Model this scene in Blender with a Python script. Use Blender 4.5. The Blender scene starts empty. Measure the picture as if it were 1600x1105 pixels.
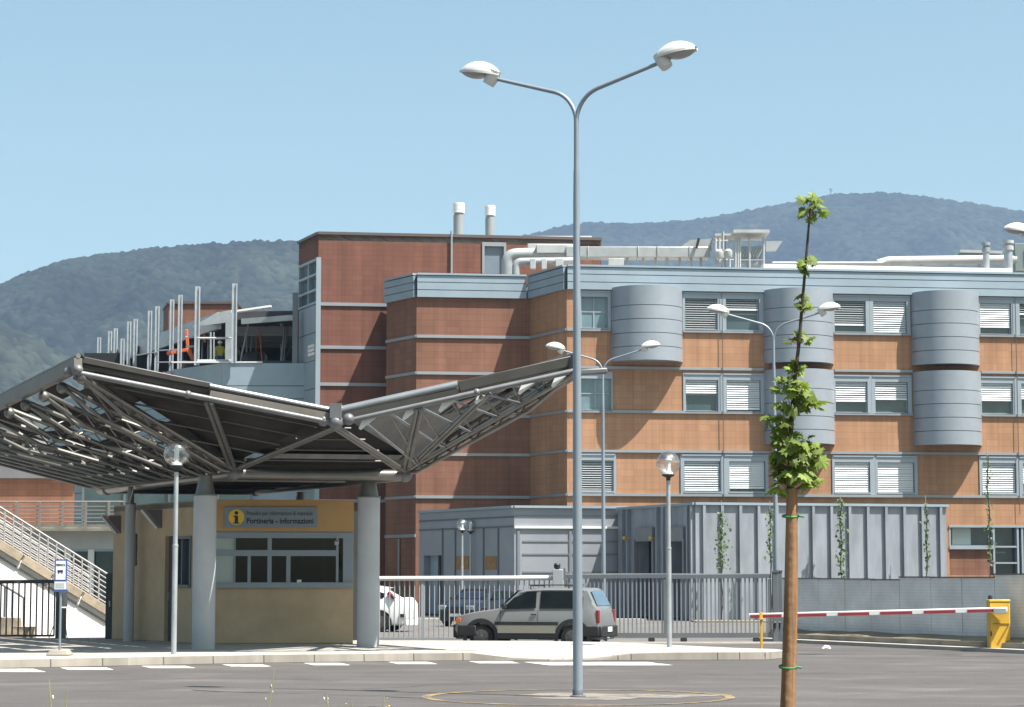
import bpy, bmesh, math, random
import numpy as np
from mathutils import Vector, Matrix, noise as mnoise
random.seed(7)
rng = np.random.default_rng(7)
S = bpy.context.scene
COL = S.collection
R = math.radians

# ---------------------------------------------------------------- camera
F = 80 / 36 * 1600           # focal length in photo pixels
CAMZ = 1.6
TH = math.atan((905 - 552.5) / F)
cam = bpy.data.cameras.new('camera'); cam.lens = 80; cam.sensor_width = 36; cam.sensor_fit = 'HORIZONTAL'
cam.clip_start = 0.3; cam.clip_end = 20000
co = bpy.data.objects.new('camera', cam); COL.objects.link(co)
co.location = (0, 0, CAMZ); co.rotation_euler = (math.pi / 2 + TH, 0, 0)
S.camera = co


def ray(px, py):
    u = (px - 800) / F; v = (552.5 - py) / F
    return Vector((u, math.cos(TH) - v * math.sin(TH), math.sin(TH) + v * math.cos(TH)))


def P(px, py, Y):
    d = ray(px, py); t = Y / d.y
    return Vector((d.x * t, Y, CAMZ + d.z * t))


def GX(px, Y, z=0.0):
    """point at depth Y and height z seen in photo column px"""
    d = Y * math.cos(TH) + (z - CAMZ) * math.sin(TH)
    return Vector(((px - 800) / F * d, Y, z))


def zpx(py, Y):
    return P(800, py, Y).z


# ---------------------------------------------------------------- object helpers
def link(o, parent=None):
    COL.objects.link(o)
    if parent is not None:
        o.parent = parent
        o.matrix_parent_inverse = Matrix.Translation(-parent.location) if False else Matrix.Identity(4)
    return o


def tag(o, label=None, cat=None, group=None, kind=None):
    if label: o['label'] = label
    if cat: o['category'] = cat
    if group: o['group'] = group
    if kind: o['kind'] = kind
    return o


def thing(name, label, cat, loc=(0, 0, 0), rz=0.0, group=None):
    o = bpy.data.objects.new(name, None); o.empty_display_size = 0.3
    COL.objects.link(o); o.location = loc; o.rotation_euler = (0, 0, rz)
    return tag(o, label, cat, group)


def copy_tree(o, parent=None):
    c = o.copy(); COL.objects.link(c)
    if parent is not None: c.parent = parent
    for ch in list(o.children): copy_tree(ch, c)
    return c


class MB:
    """mesh collector; origin 'o' is subtracted from all points (so a child sits in its thing's frame)"""
    def __init__(self, o=None):
        self.v = []; self.f = []; self.m = []; self.o = Vector(o) if o is not None else Vector((0, 0, 0)); self.mi = 0

    def add(self, vs, fs):
        b = len(self.v)
        self.v += [Vector(p) for p in vs]
        for f in fs:
            self.f.append([b + i for i in f]); self.m.append(self.mi)

    def hexa(self, p):      # 8 points: bottom 4 ccw, top 4 ccw
        self.add(p, [(3, 2, 1, 0), (4, 5, 6, 7), (0, 1, 5, 4), (1, 2, 6, 5), (2, 3, 7, 6), (3, 0, 4, 7)])

    def box(self, c, s, rz=0.0, rot=None):
        hx, hy, hz = s[0] / 2, s[1] / 2, s[2] / 2
        M = rot if rot is not None else Matrix.Rotation(rz, 3, 'Z')
        c = Vector(c)
        self.hexa([c + M @ Vector(q) for q in [(-hx, -hy, -hz), (hx, -hy, -hz), (hx, hy, -hz), (-hx, hy, -hz),
                                             (-hx, -hy, hz), (hx, -hy, hz), (hx, hy, hz), (-hx, hy, hz)]])

    def beam(self, a, b, w, h, up=(0, 0, 1)):
        a = Vector(a); b = Vector(b); d = (b - a).normalized()
        s = d.cross(Vector(up))
        if s.length < 1e-4: s = d.cross(Vector((1, 0, 0)))
        s.normalize(); t = s.cross(d).normalized()
        s *= w / 2; t *= h / 2
        self.hexa([a - s - t, b - s - t, b + s - t, a + s - t, a - s + t, b - s + t, b + s + t, a + s + t])

    def tube(self, pts, r, n=8, cap=True):
        pts = [Vector(p) for p in pts]; k = len(pts)
        rs = r if isinstance(r, (list, tuple)) else [r] * k
        prev = None; rings = []
        for i in range(k):
            d = (pts[min(i + 1, k - 1)] - pts[max(i - 1, 0)]).normalized()
            if prev is None:
                a = Vector((0, 0, 1)) if abs(d.z) < 0.9 else Vector((1, 0, 0))
                s = d.cross(a).normalized()
            else:
                s = (prev - d * prev.dot(d))
                s = s.normalized() if s.length > 1e-6 else d.orthogonal().normalized()
            prev = s; t = d.cross(s)
            rings.append([pts[i] + (s * math.cos(2 * math.pi * j / n) + t * math.sin(2 * math.pi * j / n)) * rs[i] for j in range(n)])
        vs = [p for ring in rings for p in ring]; fs = []
        for i in range(k - 1):
            for j in range(n):
                a = i * n + j; b = i * n + (j + 1) % n
                fs.append((a, b, b + n, a + n))
        if cap:
            fs.append(tuple(range(n - 1, -1, -1))); fs.append(tuple((k - 1) * n + j for j in range(n)))
        self.add(vs, fs)

    def lathe(self, prof, c, n=20):
        c = Vector(c); vs = []; fs = []; k = len(prof)
        for (r, z) in prof:
            for j in range(n):
                a = 2 * math.pi * j / n
                vs.append(c + Vector((r * math.cos(a), r * math.sin(a), z)))
        for i in range(k - 1):
            for j in range(n):
                a = i * n + j; b = i * n + (j + 1) % n
                fs.append((a, b, b + n, a + n))
        if prof[0][0] > 1e-5: fs.append(tuple(range(n - 1, -1, -1)))
        if prof[-1][0] > 1e-5: fs.append(tuple((k - 1) * n + j for j in range(n)))
        self.add(vs, fs)

    def sphere(self, c, r, n=12, m=8, sq=(1, 1, 1)):
        c = Vector(c); prof = []
        vs = []; fs = []
        for i in range(m + 1):
            th = math.pi * i / m
            for j in range(n):
                a = 2 * math.pi * j / n
                vs.append(c + Vector((r * sq[0] * math.sin(th) * math.cos(a), r * sq[1] * math.sin(th) * math.sin(a), -r * sq[2] * math.cos(th))))
        for i in range(m):
            for j in range(n):
                a = i * n + j; b = i * n + (j + 1) % n
                fs.append((a, b, b + n, a + n))
        self.add(vs, fs)

    def prism(self, poly, z0, z1, side=True, bottom=True):
        n = len(poly)
        vs = [Vector((p[0], p[1], z0)) for p in poly] + [Vector((p[0], p[1], z1)) for p in poly]
        fs = [tuple(range(n, 2 * n))]
        if bottom: fs.append(tuple(range(n - 1, -1, -1)))
        if side:
            for i in range(n):
                j = (i + 1) % n; fs.append((i, j, n + j, n + i))
        self.add(vs, fs)

    def quad(self, a, b, c, d): self.add([a, b, c, d], [(0, 1, 2, 3)])

    def build(self, name, mats, parent=None, smooth=True, label=None, bevel=0.0, ang=38):
        me = bpy.data.meshes.new(name)
        me.from_pydata([tuple(p - self.o) for p in self.v], [], self.f)
        if not isinstance(mats, (list, tuple)): mats = [mats]
        for m in mats: me.materials.append(m)
        if len(mats) > 1: me.polygons.foreach_set('material_index', self.m)
        bm = bmesh.new(); bm.from_mesh(me)
        bmesh.ops.remove_doubles(bm, verts=bm.verts, dist=1e-5) if len(bm.verts) < 20000 else None
        bm.to_mesh(me); bm.free()
        set_uv(me, self.o)
        if smooth:
            me.shade_smooth(); me.set_sharp_from_angle(angle=R(ang))
        o = bpy.data.objects.new(name, me); COL.objects.link(o)
        if parent is not None: o.parent = parent
        if label: o['label'] = label
        if bevel > 0:
            b = o.modifiers.new('bevel', 'BEVEL'); b.width = bevel; b.segments = 2; b.limit_method = 'ANGLE'
        return o


def set_uv(me, off=Vector((0, 0, 0))):
    uv = me.uv_layers.new(name='UVMap'); vs = me.vertices; up = Vector((0, 0, 1))
    for p in me.polygons:
        n = p.normal
        if abs(n.z) < 0.85:
            t = up.cross(n).normalized()
            for li in p.loop_indices:
                c = vs[me.loops[li].vertex_index].co + off
                uv.data[li].uv = (c.dot(t), c.z)
        else:
            for li in p.loop_indices:
                c = vs[me.loops[li].vertex_index].co + off
                uv.data[li].uv = (c.x, c.y)


class Facade:
    def __init__(self, a, b):
        self.a = Vector((a[0], a[1])); self.b = Vector((b[0], b[1]))
        self.d = (self.b - self.a).normalized(); self.len = (self.b - self.a).length
        self.n = Vector((self.d.y, -self.d.x))

    def pt(self, s, z, n=0.0):
        q = self.a + self.d * s + self.n * n
        return Vector((q.x, q.y, z))

    def hit(self, px, py):
        d = ray(px, py)
        den = d.x * self.n.x + d.y * self.n.y
        t = (self.a.dot(self.n)) / den
        q = Vector((d.x * t, d.y * t))
        return (q - self.a).dot(self.d), CAMZ + d.z * t

    def s(self, px, py=700): return self.hit(px, py)[0]
    def z(self, px, py): return self.hit(px, py)[1]

    def box(self, mb, s0, s1, z0, z1, n0, n1):
        p = self.pt
        mb.hexa([p(s0, z0, n1), p(s1, z0, n1), p(s1, z0, n0), p(s0, z0, n0),
                 p(s0, z1, n1), p(s1, z1, n1), p(s1, z1, n0), p(s0, z1, n0)])

    def wall(self, mb, s0, s1, z0, z1, holes=(), depth=0.3, n=0.0):
        xs = sorted({s0, s1} | {min(max(h[i], s0), s1) for h in holes for i in (0, 1)})
        zs = sorted({z0, z1} | {min(max(h[i], z0), z1) for h in holes for i in (2, 3)})
        for i in range(len(xs) - 1):
            for j in range(len(zs) - 1):
                cx = (xs[i] + xs[i + 1]) / 2; cz = (zs[j] + zs[j + 1]) / 2
                if any(h[0] < cx < h[1] and h[2] < cz < h[3] for h in holes): continue
                mb.quad(self.pt(xs[i], zs[j], n), self.pt(xs[i + 1], zs[j], n), self.pt(xs[i + 1], zs[j + 1], n), self.pt(xs[i], zs[j + 1], n))
        for (a, b, c, d) in holes:
            p = self.pt; k = n - depth
            mb.quad(p(a, c, n), p(a, d, n), p(a, d, k), p(a, c, k))
            mb.quad(p(b, c, k), p(b, d, k), p(b, d, n), p(b, c, n))
            mb.quad(p(a, d, n), p(b, d, n), p(b, d, k), p(a, d, k))
            mb.quad(p(a, c, k), p(b, c, k), p(b, c, n), p(a, c, n))


# ---------------------------------------------------------------- materials
MATS = {}


class NT:
    def __init__(self, name):
        self.m = bpy.data.materials.new(name); self.m.use_nodes = True
        self.t = self.m.node_tree; self.n = self.t.nodes; self.l = self.t.links
        self.b = self.n['Principled BSDF']; self.out = self.n['Material Output']

    def node(self, typ, **kw):
        nd = self.n.new(typ)
        for k, v in kw.items():
            if k in nd.inputs: nd.inputs[k].default_value = v
            else: setattr(nd, k, v)
        return nd

    def lk(self, a, b): self.l.new(a, b)


def c4(c): return (c[0], c[1], c[2], 1.0)


KA = 0.74          # one common scale for all matt surfaces, set against the exposure


def sc_(c): return tuple(x * KA for x in c) if max(c) < 0.6 else tuple(x * 0.92 for x in c)


def mat(name, col, rough=0.6, metal=0.0, var=0.12, scale=1.2, bump=0.0, bscale=20.0, spec=0.5, streak=None, coat=0.0):
    t = NT(name); b = t.b; col = sc_(col)
    b.inputs['Roughness'].default_value = rough; b.inputs['Metallic'].default_value = metal
    b.inputs['Specular IOR Level'].default_value = spec
    b.inputs['Coat Weight'].default_value = coat
    if var > 0:
        g = t.node('ShaderNodeNewGeometry')
        mp = t.node('ShaderNodeMapping'); mp.inputs['Scale'].default_value = streak or (1, 1, 1)
        t.lk(g.outputs['Position'], mp.inputs['Vector'])
        nz = t.node('ShaderNodeTexNoise', Scale=scale, Detail=5.0, Roughness=0.6)
        t.lk(mp.outputs[0], nz.inputs['Vector'])
        mr = t.node('ShaderNodeMapRange'); mr.inputs[1].default_value = 0.3; mr.inputs[2].default_value = 0.7
        mr.inputs[3].default_value = 1 - var; mr.inputs[4].default_value = 1 + var
        t.lk(nz.outputs['Fac'], mr.inputs[0])
        mx = t.node('ShaderNodeVectorMath', operation='SCALE'); mx.inputs[0].default_value = col
        t.lk(mr.outputs[0], mx.inputs['Scale']); t.lk(mx.outputs[0], b.inputs['Base Color'])
    else:
        b.inputs['Base Color'].default_value = c4(col)
    if bump > 0:
        nz2 = t.node('ShaderNodeTexNoise', Scale=bscale, Detail=4.0)
        g2 = t.node('ShaderNodeNewGeometry'); t.lk(g2.outputs['Position'], nz2.inputs['Vector'])
        bp = t.node('ShaderNodeBump', Strength=bump, Distance=0.02)
        t.lk(nz2.outputs['Fac'], bp.inputs['Height']); t.lk(bp.outputs[0], b.inputs['Normal'])
    MATS[name] = t.m
    return t.m


def tile(name, c1, c2, mortar, bw=0.6, bh=0.3, ms=0.02, rough=0.75, var=0.12, offset=0.0):
    t = NT(name); b = t.b; c1 = sc_(c1); c2 = sc_(c2); mortar = sc_(mortar)
    b.inputs['Roughness'].default_value = rough; b.inputs['Specular IOR Level'].default_value = 0.25
    uv = t.node('ShaderNodeUVMap')
    br = t.node('ShaderNodeTexBrick', offset=offset, squash=1.0)
    br.inputs['Color1'].default_value = c4(c1); br.inputs['Color2'].default_value = c4(c2); br.inputs['Mortar'].default_value = c4(mortar)
    br.inputs['Scale'].default_value = 1.0; br.inputs['Mortar Size'].default_value = ms; br.inputs['Mortar Smooth'].default_value = 0.3
    br.inputs['Brick Width'].default_value = bw; br.inputs['Row Height'].default_value = bh
    t.lk(uv.outputs[0], br.inputs['Vector'])
    nz = t.node('ShaderNodeTexNoise', Scale=0.35, Detail=6.0, Roughness=0.65)
    mp = t.node('ShaderNodeMapping'); mp.inputs['Scale'].default_value = (1.6, 0.6, 1)
    t.lk(uv.outputs[0], mp.inputs[0]); t.lk(mp.outputs[0], nz.inputs['Vector'])
    mr = t.node('ShaderNodeMapRange'); mr.inputs[1].default_value = 0.3; mr.inputs[2].default_value = 0.7
    mr.inputs[3].default_value = 1 - var; mr.inputs[4].default_value = 1 + var
    t.lk(nz.outputs['Fac'], mr.inputs[0])
    ns = t.node('ShaderNodeTexNoise', Scale=1.0, Detail=4.0, Roughness=0.6)
    ms_ = t.node('ShaderNodeMapping'); ms_.inputs['Scale'].default_value = (2.6, 0.10, 1)
    t.lk(uv.outputs[0], ms_.inputs[0]); t.lk(ms_.outputs[0], ns.inputs['Vector'])
    r2 = t.node('ShaderNodeMapRange'); r2.inputs[1].default_value = 0.35; r2.inputs[2].default_value = 0.7; r2.inputs[3].default_value = 1.06; r2.inputs[4].default_value = 0.80
    t.lk(ns.outputs['Fac'], r2.inputs[0])
    # tone of each single tile
    fl = t.node('ShaderNodeVectorMath', operation='DIVIDE'); fl.inputs[1].default_value = (bw, bh, 1); t.lk(uv.outputs[0], fl.inputs[0])
    ff = t.node('ShaderNodeVectorMath', operation='FLOOR'); t.lk(fl.outputs[0], ff.inputs[0])
    wn = t.node('ShaderNodeTexWhiteNoise', noise_dimensions='2D'); t.lk(ff.outputs[0], wn.inputs['Vector'])
    r3 = t.node('ShaderNodeMapRange'); r3.inputs[3].default_value = 0.94; r3.inputs[4].default_value = 1.05; t.lk(wn.outputs['Value'], r3.inputs[0])
    q1 = t.node('ShaderNodeMath', operation='MULTIPLY'); t.lk(mr.outputs[0], q1.inputs[0]); t.lk(r2.outputs[0], q1.inputs[1])
    q2 = t.node('ShaderNodeMath', operation='MULTIPLY'); t.lk(q1.outputs[0], q2.inputs[0]); t.lk(r3.outputs[0], q2.inputs[1])
    mx = t.node('ShaderNodeVectorMath', operation='SCALE')
    t.lk(br.outputs['Color'], mx.inputs[0]); t.lk(q2.outputs[0], mx.inputs['Scale']); t.lk(mx.outputs[0], b.inputs['Base Color'])
    MATS[name] = t.m
    return t.m


M_orange = tile('terracotta_tile', (0.485, 0.268, 0.155), (0.462, 0.253, 0.145), (0.415, 0.228, 0.131))
M_brickB = tile('red_brown_tile', (0.280, 0.136, 0.090), (0.263, 0.126, 0.083), (0.232, 0.111, 0.074))
M_brickC = tile('dark_red_tile', (0.225, 0.098, 0.069), (0.213, 0.092, 0.064), (0.188, 0.082, 0.058), bw=0.5, bh=0.25)
M_clad = mat('blue_grey_cladding', (0.34, 0.425, 0.495), 0.5, 0.15, 0.08, 0.7)
M_bay = mat('bay_metal', (0.36, 0.40, 0.45), 0.42, 0.25, 0.07, 0.9)
M_groove = mat('cladding_joint', (0.13, 0.15, 0.17), 0.7, 0, 0.05)
M_trim = mat('band_trim', (0.32, 0.345, 0.37), 0.5, 0.1, 0.06)
M_frame = mat('window_frame_metal', (0.36, 0.415, 0.47), 0.45, 0.15, 0.05)
M_blind = mat('blind_slat', (0.74, 0.76, 0.78), 0.5, 0.0, 0.03)
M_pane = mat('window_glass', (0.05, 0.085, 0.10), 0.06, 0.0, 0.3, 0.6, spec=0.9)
M_paneB = mat('bright_glass', (0.16, 0.25, 0.29), 0.08, 0.0, 0.25, 0.8, spec=0.9)
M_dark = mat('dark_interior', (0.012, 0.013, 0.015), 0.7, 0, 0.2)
M_coping = mat('coping_metal', (0.16, 0.13, 0.125), 0.5, 0.3, 0.1)
M_white = mat('white_painted_metal', (0.74, 0.75, 0.75), 0.45, 0.0, 0.06)
M_galv = mat('galvanised_steel', (0.50, 0.53, 0.56), 0.42, 0.45, 0.12, 3.0)
M_galvL = mat('new_galvanised_steel', (0.47, 0.51, 0.55), 0.5, 0.1, 0.15, 3.0)
M_pole = mat('lamp_pole_steel', (0.33, 0.38, 0.44), 0.42, 0.4, 0.15, 2.0, streak=(1, 1, 0.4))
M_steel = mat('dark_canopy_steel', (0.20, 0.195, 0.18), 0.38, 0.55, 0.18, 2.0)
M_steelL = mat('light_canopy_steel', (0.185, 0.19, 0.20), 0.5, 0.3, 0.18, 2.0)
M_steelB = mat('bright_gutter_steel', (0.36, 0.38, 0.40), 0.32, 0.6, 0.12, 2.0)
M_steelD = mat('dark_purlin_steel', (0.10, 0.098, 0.092), 0.45, 0.4, 0.2, 2.0)  # darker steel tone, used on the purlins
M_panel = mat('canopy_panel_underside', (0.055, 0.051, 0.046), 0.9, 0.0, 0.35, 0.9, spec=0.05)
M_fasc = mat('canopy_fascia', (0.06, 0.054, 0.048), 0.45, 0.1, 0.3, 1.5)
M_fascb = mat('canopy_edge_board', (0.20, 0.18, 0.16), 0.5, 0.2, 0.2, 1.5)
M_render = mat('kiosk_render', (0.585, 0.44, 0.285), 0.85, 0, 0.11, 1.6, bump=0.15, bscale=30, spec=0.2)
M_renderO = mat('kiosk_sign_band', (0.58, 0.36, 0.165), 0.8, 0, 0.1, 1.2, spec=0.2)
M_col = mat('column_paint', (0.50, 0.515, 0.54), 0.7, 0, 0.1, 1.0, bump=0.05)
M_conc = mat('concrete', (0.46, 0.44, 0.40), 0.9, 0, 0.18, 1.0, bump=0.2, bscale=15, spec=0.2)
M_concD = mat('weathered_concrete', (0.30, 0.275, 0.235), 0.9, 0, 0.3, 1.5, bump=0.3, bscale=9, spec=0.2)
M_wallw = mat('white_render', (0.86, 0.82, 0.79), 0.9, 0, 0.06, 0.6, spec=0.2)
M_stone = mat('stone_coping', (0.42, 0.35, 0.26), 0.9, 0, 0.28, 2.5, bump=0.3, bscale=8, spec=0.2)
M_fence = mat('grey_fence_paint', (0.40, 0.425, 0.45), 0.5, 0.2, 0.08)
M_fenceD = mat('dark_fence_paint', (0.055, 0.06, 0.068), 0.5, 0.2, 0.1)
M_gatebar = mat('gate_bar_paint', (0.24, 0.26, 0.29), 0.5, 0.2, 0.1)
M_gate = mat('gate_frame_paint', (0.15, 0.165, 0.185), 0.5, 0.2, 0.1)
M_rib = mat('annex_sheet_metal', (0.325, 0.352, 0.398), 0.5, 0.2, 0.22, 0.9, streak=(2, 2, 0.5))
M_band = mat('pavilion_metal', (0.345, 0.365, 0.405), 0.5, 0.2, 0.08, 0.8)
M_wood = mat('plywood_patch', (0.38, 0.20, 0.07), 0.8, 0, 0.2, 4)
M_yellow = mat('yellow_paint', (0.62, 0.36, 0.03), 0.5, 0, 0.14, 3.0)
M_red = mat('red_paint', (0.36, 0.035, 0.05), 0.5, 0, 0.1, 3.0)
M_orangep = mat('orange_paint', (0.62, 0.13, 0.04), 0.5, 0, 0.12, 2)
M_black = mat('black_plastic', (0.022, 0.023, 0.025), 0.55, 0, 0.15, 4)
M_rubber = mat('tyre_rubber', (0.02, 0.02, 0.02), 0.8, 0, 0.15, 5)
M_blue = mat('sign_blue', (0.05, 0.12, 0.38), 0.5, 0, 0.05)
M_signg = mat('sign_grey_blue', (0.24, 0.30, 0.35), 0.5, 0, 0.06)
M_ink = mat('sign_ink', (0.02, 0.022, 0.03), 0.6, 0, 0)
M_frost = mat('frosted_film', (0.46, 0.53, 0.50), 0.4, 0, 0.06)
M_stake = mat('stake_wood', (0.30, 0.17, 0.088), 0.85, 0, 0.42, 7.0, bump=0.25, bscale=22, streak=(5, 5, 0.25), spec=0.2)
M_bark = mat('sapling_bark', (0.085, 0.065, 0.05), 0.85, 0, 0.25, 20, spec=0.2)
M_tie = mat('green_tie', (0.04, 0.24, 0.05), 0.6, 0, 0.1)
M_soil = mat('dry_soil', (0.26, 0.225, 0.17), 0.95, 0, 0.3, 1.2, bump=0.4, bscale=10, spec=0.1)
M_dust = mat('dust_patch', (0.34, 0.30, 0.26), 0.95, 0, 0.35, 1.5, spec=0.1)
M_whitep = mat('white_road_paint', (0.72, 0.70, 0.67), 0.8, 0, 0.16, 3.0, spec=0.2)
M_yellowp = mat('yellow_road_paint', (0.52, 0.33, 0.07), 0.8, 0, 0.25, 2.5, spec=0.2)
M_tar = mat('tar_seam', (0.025, 0.025, 0.027), 0.7, 0, 0.2)
M_duct = mat('silver_duct', (0.47, 0.49, 0.50), 0.45, 0.3, 0.1, 2.0)
M_roofw = mat('weathered_white_metal', (0.50, 0.515, 0.52), 0.5, 0, 0.12, 1.5)


def leafmat(name, col, var=0.3, trans=0.35):
    t = NT(name)
    t.b.inputs['Roughness'].default_value = 0.5; t.b.inputs['Specular IOR Level'].default_value = 0.35
    g = t.node('ShaderNodeNewGeometry')
    nz = t.node('ShaderNodeTexNoise', Scale=9.0, Detail=2.0); t.lk(g.outputs['Position'], nz.inputs['Vector'])
    at = t.node('ShaderNodeMath', operation='ADD')
    t.lk(nz.outputs['Fac'], at.inputs[0]); t.lk(g.outputs['Random Per Island'], at.inputs[1])
    mr = t.node('ShaderNodeMapRange'); mr.inputs[1].default_value = 0.4; mr.inputs[2].default_value = 1.6
    mr.inputs[3].default_value = 1 - var; mr.inputs[4].default_value = 1 + var
    t.lk(at.outputs[0], mr.inputs[0])
    mx = t.node('ShaderNodeVectorMath', operation='SCALE'); mx.inputs[0].default_value = col
    t.lk(mr.outputs[0], mx.inputs['Scale']); t.lk(mx.outputs[0], t.b.inputs['Base Color'])
    tr = t.node('ShaderNodeBsdfTranslucent'); ms = t.node('ShaderNodeMixShader'); ms.inputs[0].default_value = trans
    tc = t.node('ShaderNodeVectorMath', operation='MULTIPLY'); tc.inputs[1].default_value = (1.3, 1.25, 0.6)
    t.lk(mx.outputs[0], tc.inputs[0]); t.lk(tc.outputs[0], tr.inputs['Color'])
    t.lk(t.b.outputs[0], ms.inputs[1]); t.lk(tr.outputs[0], ms.inputs[2]); t.lk(ms.outputs[0], t.out.inputs['Surface'])
    return t.m


M_leaf = leafmat('maple_leaf', (0.165, 0.225, 0.048), 0.55, 0.45)
M_vine = leafmat('vine_leaf', (0.075, 0.12, 0.04), 0.4, 0.3)
M_weed = leafmat('dry_weed', (0.36, 0.33, 0.18), 0.25, 0.3)
M_flower = mat('weed_flower', (0.55, 0.45, 0.08), 0.8, 0, 0.2)
M_seed = mat('weed_seed', (0.62, 0.56, 0.46), 0.8, 0, 0.2)


def glassmat(name, tint=(1, 1, 1), rough=0.02, mixf=0.12):
    """thin clear shell: mostly see-through with a glossy film"""
    t = NT(name)
    tr = t.node('ShaderNodeBsdfTransparent'); tr.inputs[0].default_value = c4(tint)
    gl = t.node('ShaderNodeBsdfGlossy'); gl.inputs['Roughness'].default_value = rough
    fr = t.node('ShaderNodeLayerWeight', Blend=0.35)
    mr = t.node('ShaderNodeMapRange'); mr.inputs[3].default_value = mixf; mr.inputs[4].default_value = 0.75
    t.lk(fr.outputs['Facing'], mr.inputs[0])
    ms = t.node('ShaderNodeMixShader')
    t.lk(mr.outputs[0], ms.inputs[0]); t.lk(tr.outputs[0], ms.inputs[1]); t.lk(gl.outputs[0], ms.inputs[2])
    t.lk(ms.outputs[0], t.out.inputs['Surface'])
    return t.m


M_globe = glassmat('clear_globe', (0.93, 0.95, 0.97), 0.05, 0.12)
M_kglass = glassmat('kiosk_glass', (0.38, 0.42, 0.42), 0.02, 0.045)
M_lens = mat('lamp_lens', (0.42, 0.44, 0.45), 0.25, 0, 0.05)
M_cglass = mat('car_glass', (0.012, 0.016, 0.018), 0.08, 0, 0.2, 2, spec=0.14)


def carpaint(name, col, metal=0.35):
    return mat(name, col, 0.32, metal, 0.04, 1.0, coat=0.6)


M_panda = carpaint('grey_car_paint', (0.31, 0.315, 0.315), 0.4)
M_pandaL = carpaint('beige_lower_door_paint', (0.36, 0.345, 0.30), 0.1)
M_carw = carpaint('white_car_paint', (0.78, 0.78, 0.78), 0.0)
M_carb = carpaint('blue_car_paint', (0.008, 0.012, 0.028), 0.2)
M_tail = mat('tail_lamp_red', (0.26, 0.02, 0.025), 0.2, 0, 0.05)
M_amber = mat('indicator_amber', (0.55, 0.16, 0.03), 0.25, 0, 0.05)
M_rim = mat('wheel_rim', (0.17, 0.17, 0.17), 0.4, 0.5, 0.1)
M_plate = mat('licence_plate', (0.75, 0.75, 0.73), 0.5, 0, 0)


def asphaltmat(name, c, light):
    t = NT(name); b = t.b; c = sc_(c); light = sc_(light); b.inputs['Roughness'].default_value = 0.9; b.inputs['Specular IOR Level'].default_value = 0.25
    g = t.node('ShaderNodeNewGeometry')
    n1 = t.node('ShaderNodeTexNoise', Scale=0.55, Detail=9.0, Roughness=0.72)
    mp = t.node('ShaderNodeMapping'); mp.inputs['Scale'].default_value = (1.0, 1.0, 1)
    t.lk(g.outputs['Position'], mp.inputs[0]); t.lk(mp.outputs[0], n1.inputs['Vector'])
    n2 = t.node('ShaderNodeTexNoise', Scale=35.0, Detail=3.0, Roughness=0.7); t.lk(g.outputs['Position'], n2.inputs['Vector'])
    n3 = t.node('ShaderNodeTexNoise', Scale=0.5, Detail=7.0, Roughness=0.7)
    mp3 = t.node('ShaderNodeMapping'); mp3.inputs['Scale'].default_value = (0.45, 1.0, 1); mp3.inputs['Location'].default_value = (3, 7, 0)
    t.lk(g.outputs['Position'], mp3.inputs[0]); t.lk(mp3.outputs[0], n3.inputs['Vector'])
    r3 = t.node('ShaderNodeMapRange'); r3.inputs[1].default_value = 0.52; r3.inputs[2].default_value = 0.72; t.lk(n3.outputs['Fac'], r3.inputs[0])
    m1 = t.node('ShaderNodeMapRange'); m1.inputs[1].default_value = 0.3; m1.inputs[2].default_value = 0.7; m1.inputs[3].default_value = 0.84; m1.inputs[4].default_value = 1.16
    t.lk(n1.outputs['Fac'], m1.inputs[0])
    m2 = t.node('ShaderNodeMapRange'); m2.inputs[1].default_value = 0.25; m2.inputs[2].default_value = 0.75; m2.inputs[3].default_value = 0.62; m2.inputs[4].default_value = 1.38
    t.lk(n2.outputs['Fac'], m2.inputs[0])
    mm = t.node('ShaderNodeMath', operation='MULTIPLY'); t.lk(m1.outputs[0], mm.inputs[0]); t.lk(m2.outputs[0], mm.inputs[1])
    mix = t.node('ShaderNodeMix', data_type='RGBA'); mix.inputs['A'].default_value = c4(c); mix.inputs['B'].default_value = c4(light)
    t.lk(r3.outputs[0], mix.inputs['Factor'])
    sc = t.node('ShaderNodeVectorMath', operation='SCALE'); t.lk(mix.outputs['Result'], sc.inputs[0]); t.lk(mm.outputs[0], sc.inputs['Scale'])
    t.lk(sc.outputs[0], b.inputs['Base Color'])
    bp = t.node('ShaderNodeBump', Strength=0.3, Distance=0.01); t.lk(n2.outputs['Fac'], bp.inputs['Height']); t.lk(bp.outputs[0], b.inputs['Normal'])
    return t.m


M_asph = asphaltmat('asphalt', (0.100, 0.092, 0.090), (0.165, 0.152, 0.145))
M_fore = asphaltmat('forecourt_asphalt', (0.155, 0.145, 0.14), (0.22, 0.205, 0.19))
def wornpaint(name, col, thr, under):
    t = NT(name); b = t.b; b.inputs['Roughness'].default_value = 0.85; b.inputs['Specular IOR Level'].default_value = 0.2
    g = t.node('ShaderNodeNewGeometry'); nz = t.node('ShaderNodeTexNoise', Scale=2.3, Detail=8.0, Roughness=0.75); t.lk(g.outputs['Position'], nz.inputs['Vector'])
    mr = t.node('ShaderNodeMapRange'); mr.inputs[1].default_value = thr; mr.inputs[2].default_value = thr + .12; t.lk(nz.outputs['Fac'], mr.inputs[0])
    mix = t.node('ShaderNodeMix', data_type='RGBA'); mix.inputs['A'].default_value = c4(col); mix.inputs['B'].default_value = c4(under)
    t.lk(mr.outputs[0], mix.inputs['Factor']); t.lk(mix.outputs['Result'], b.inputs['Base Color'])
    return t.m


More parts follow.
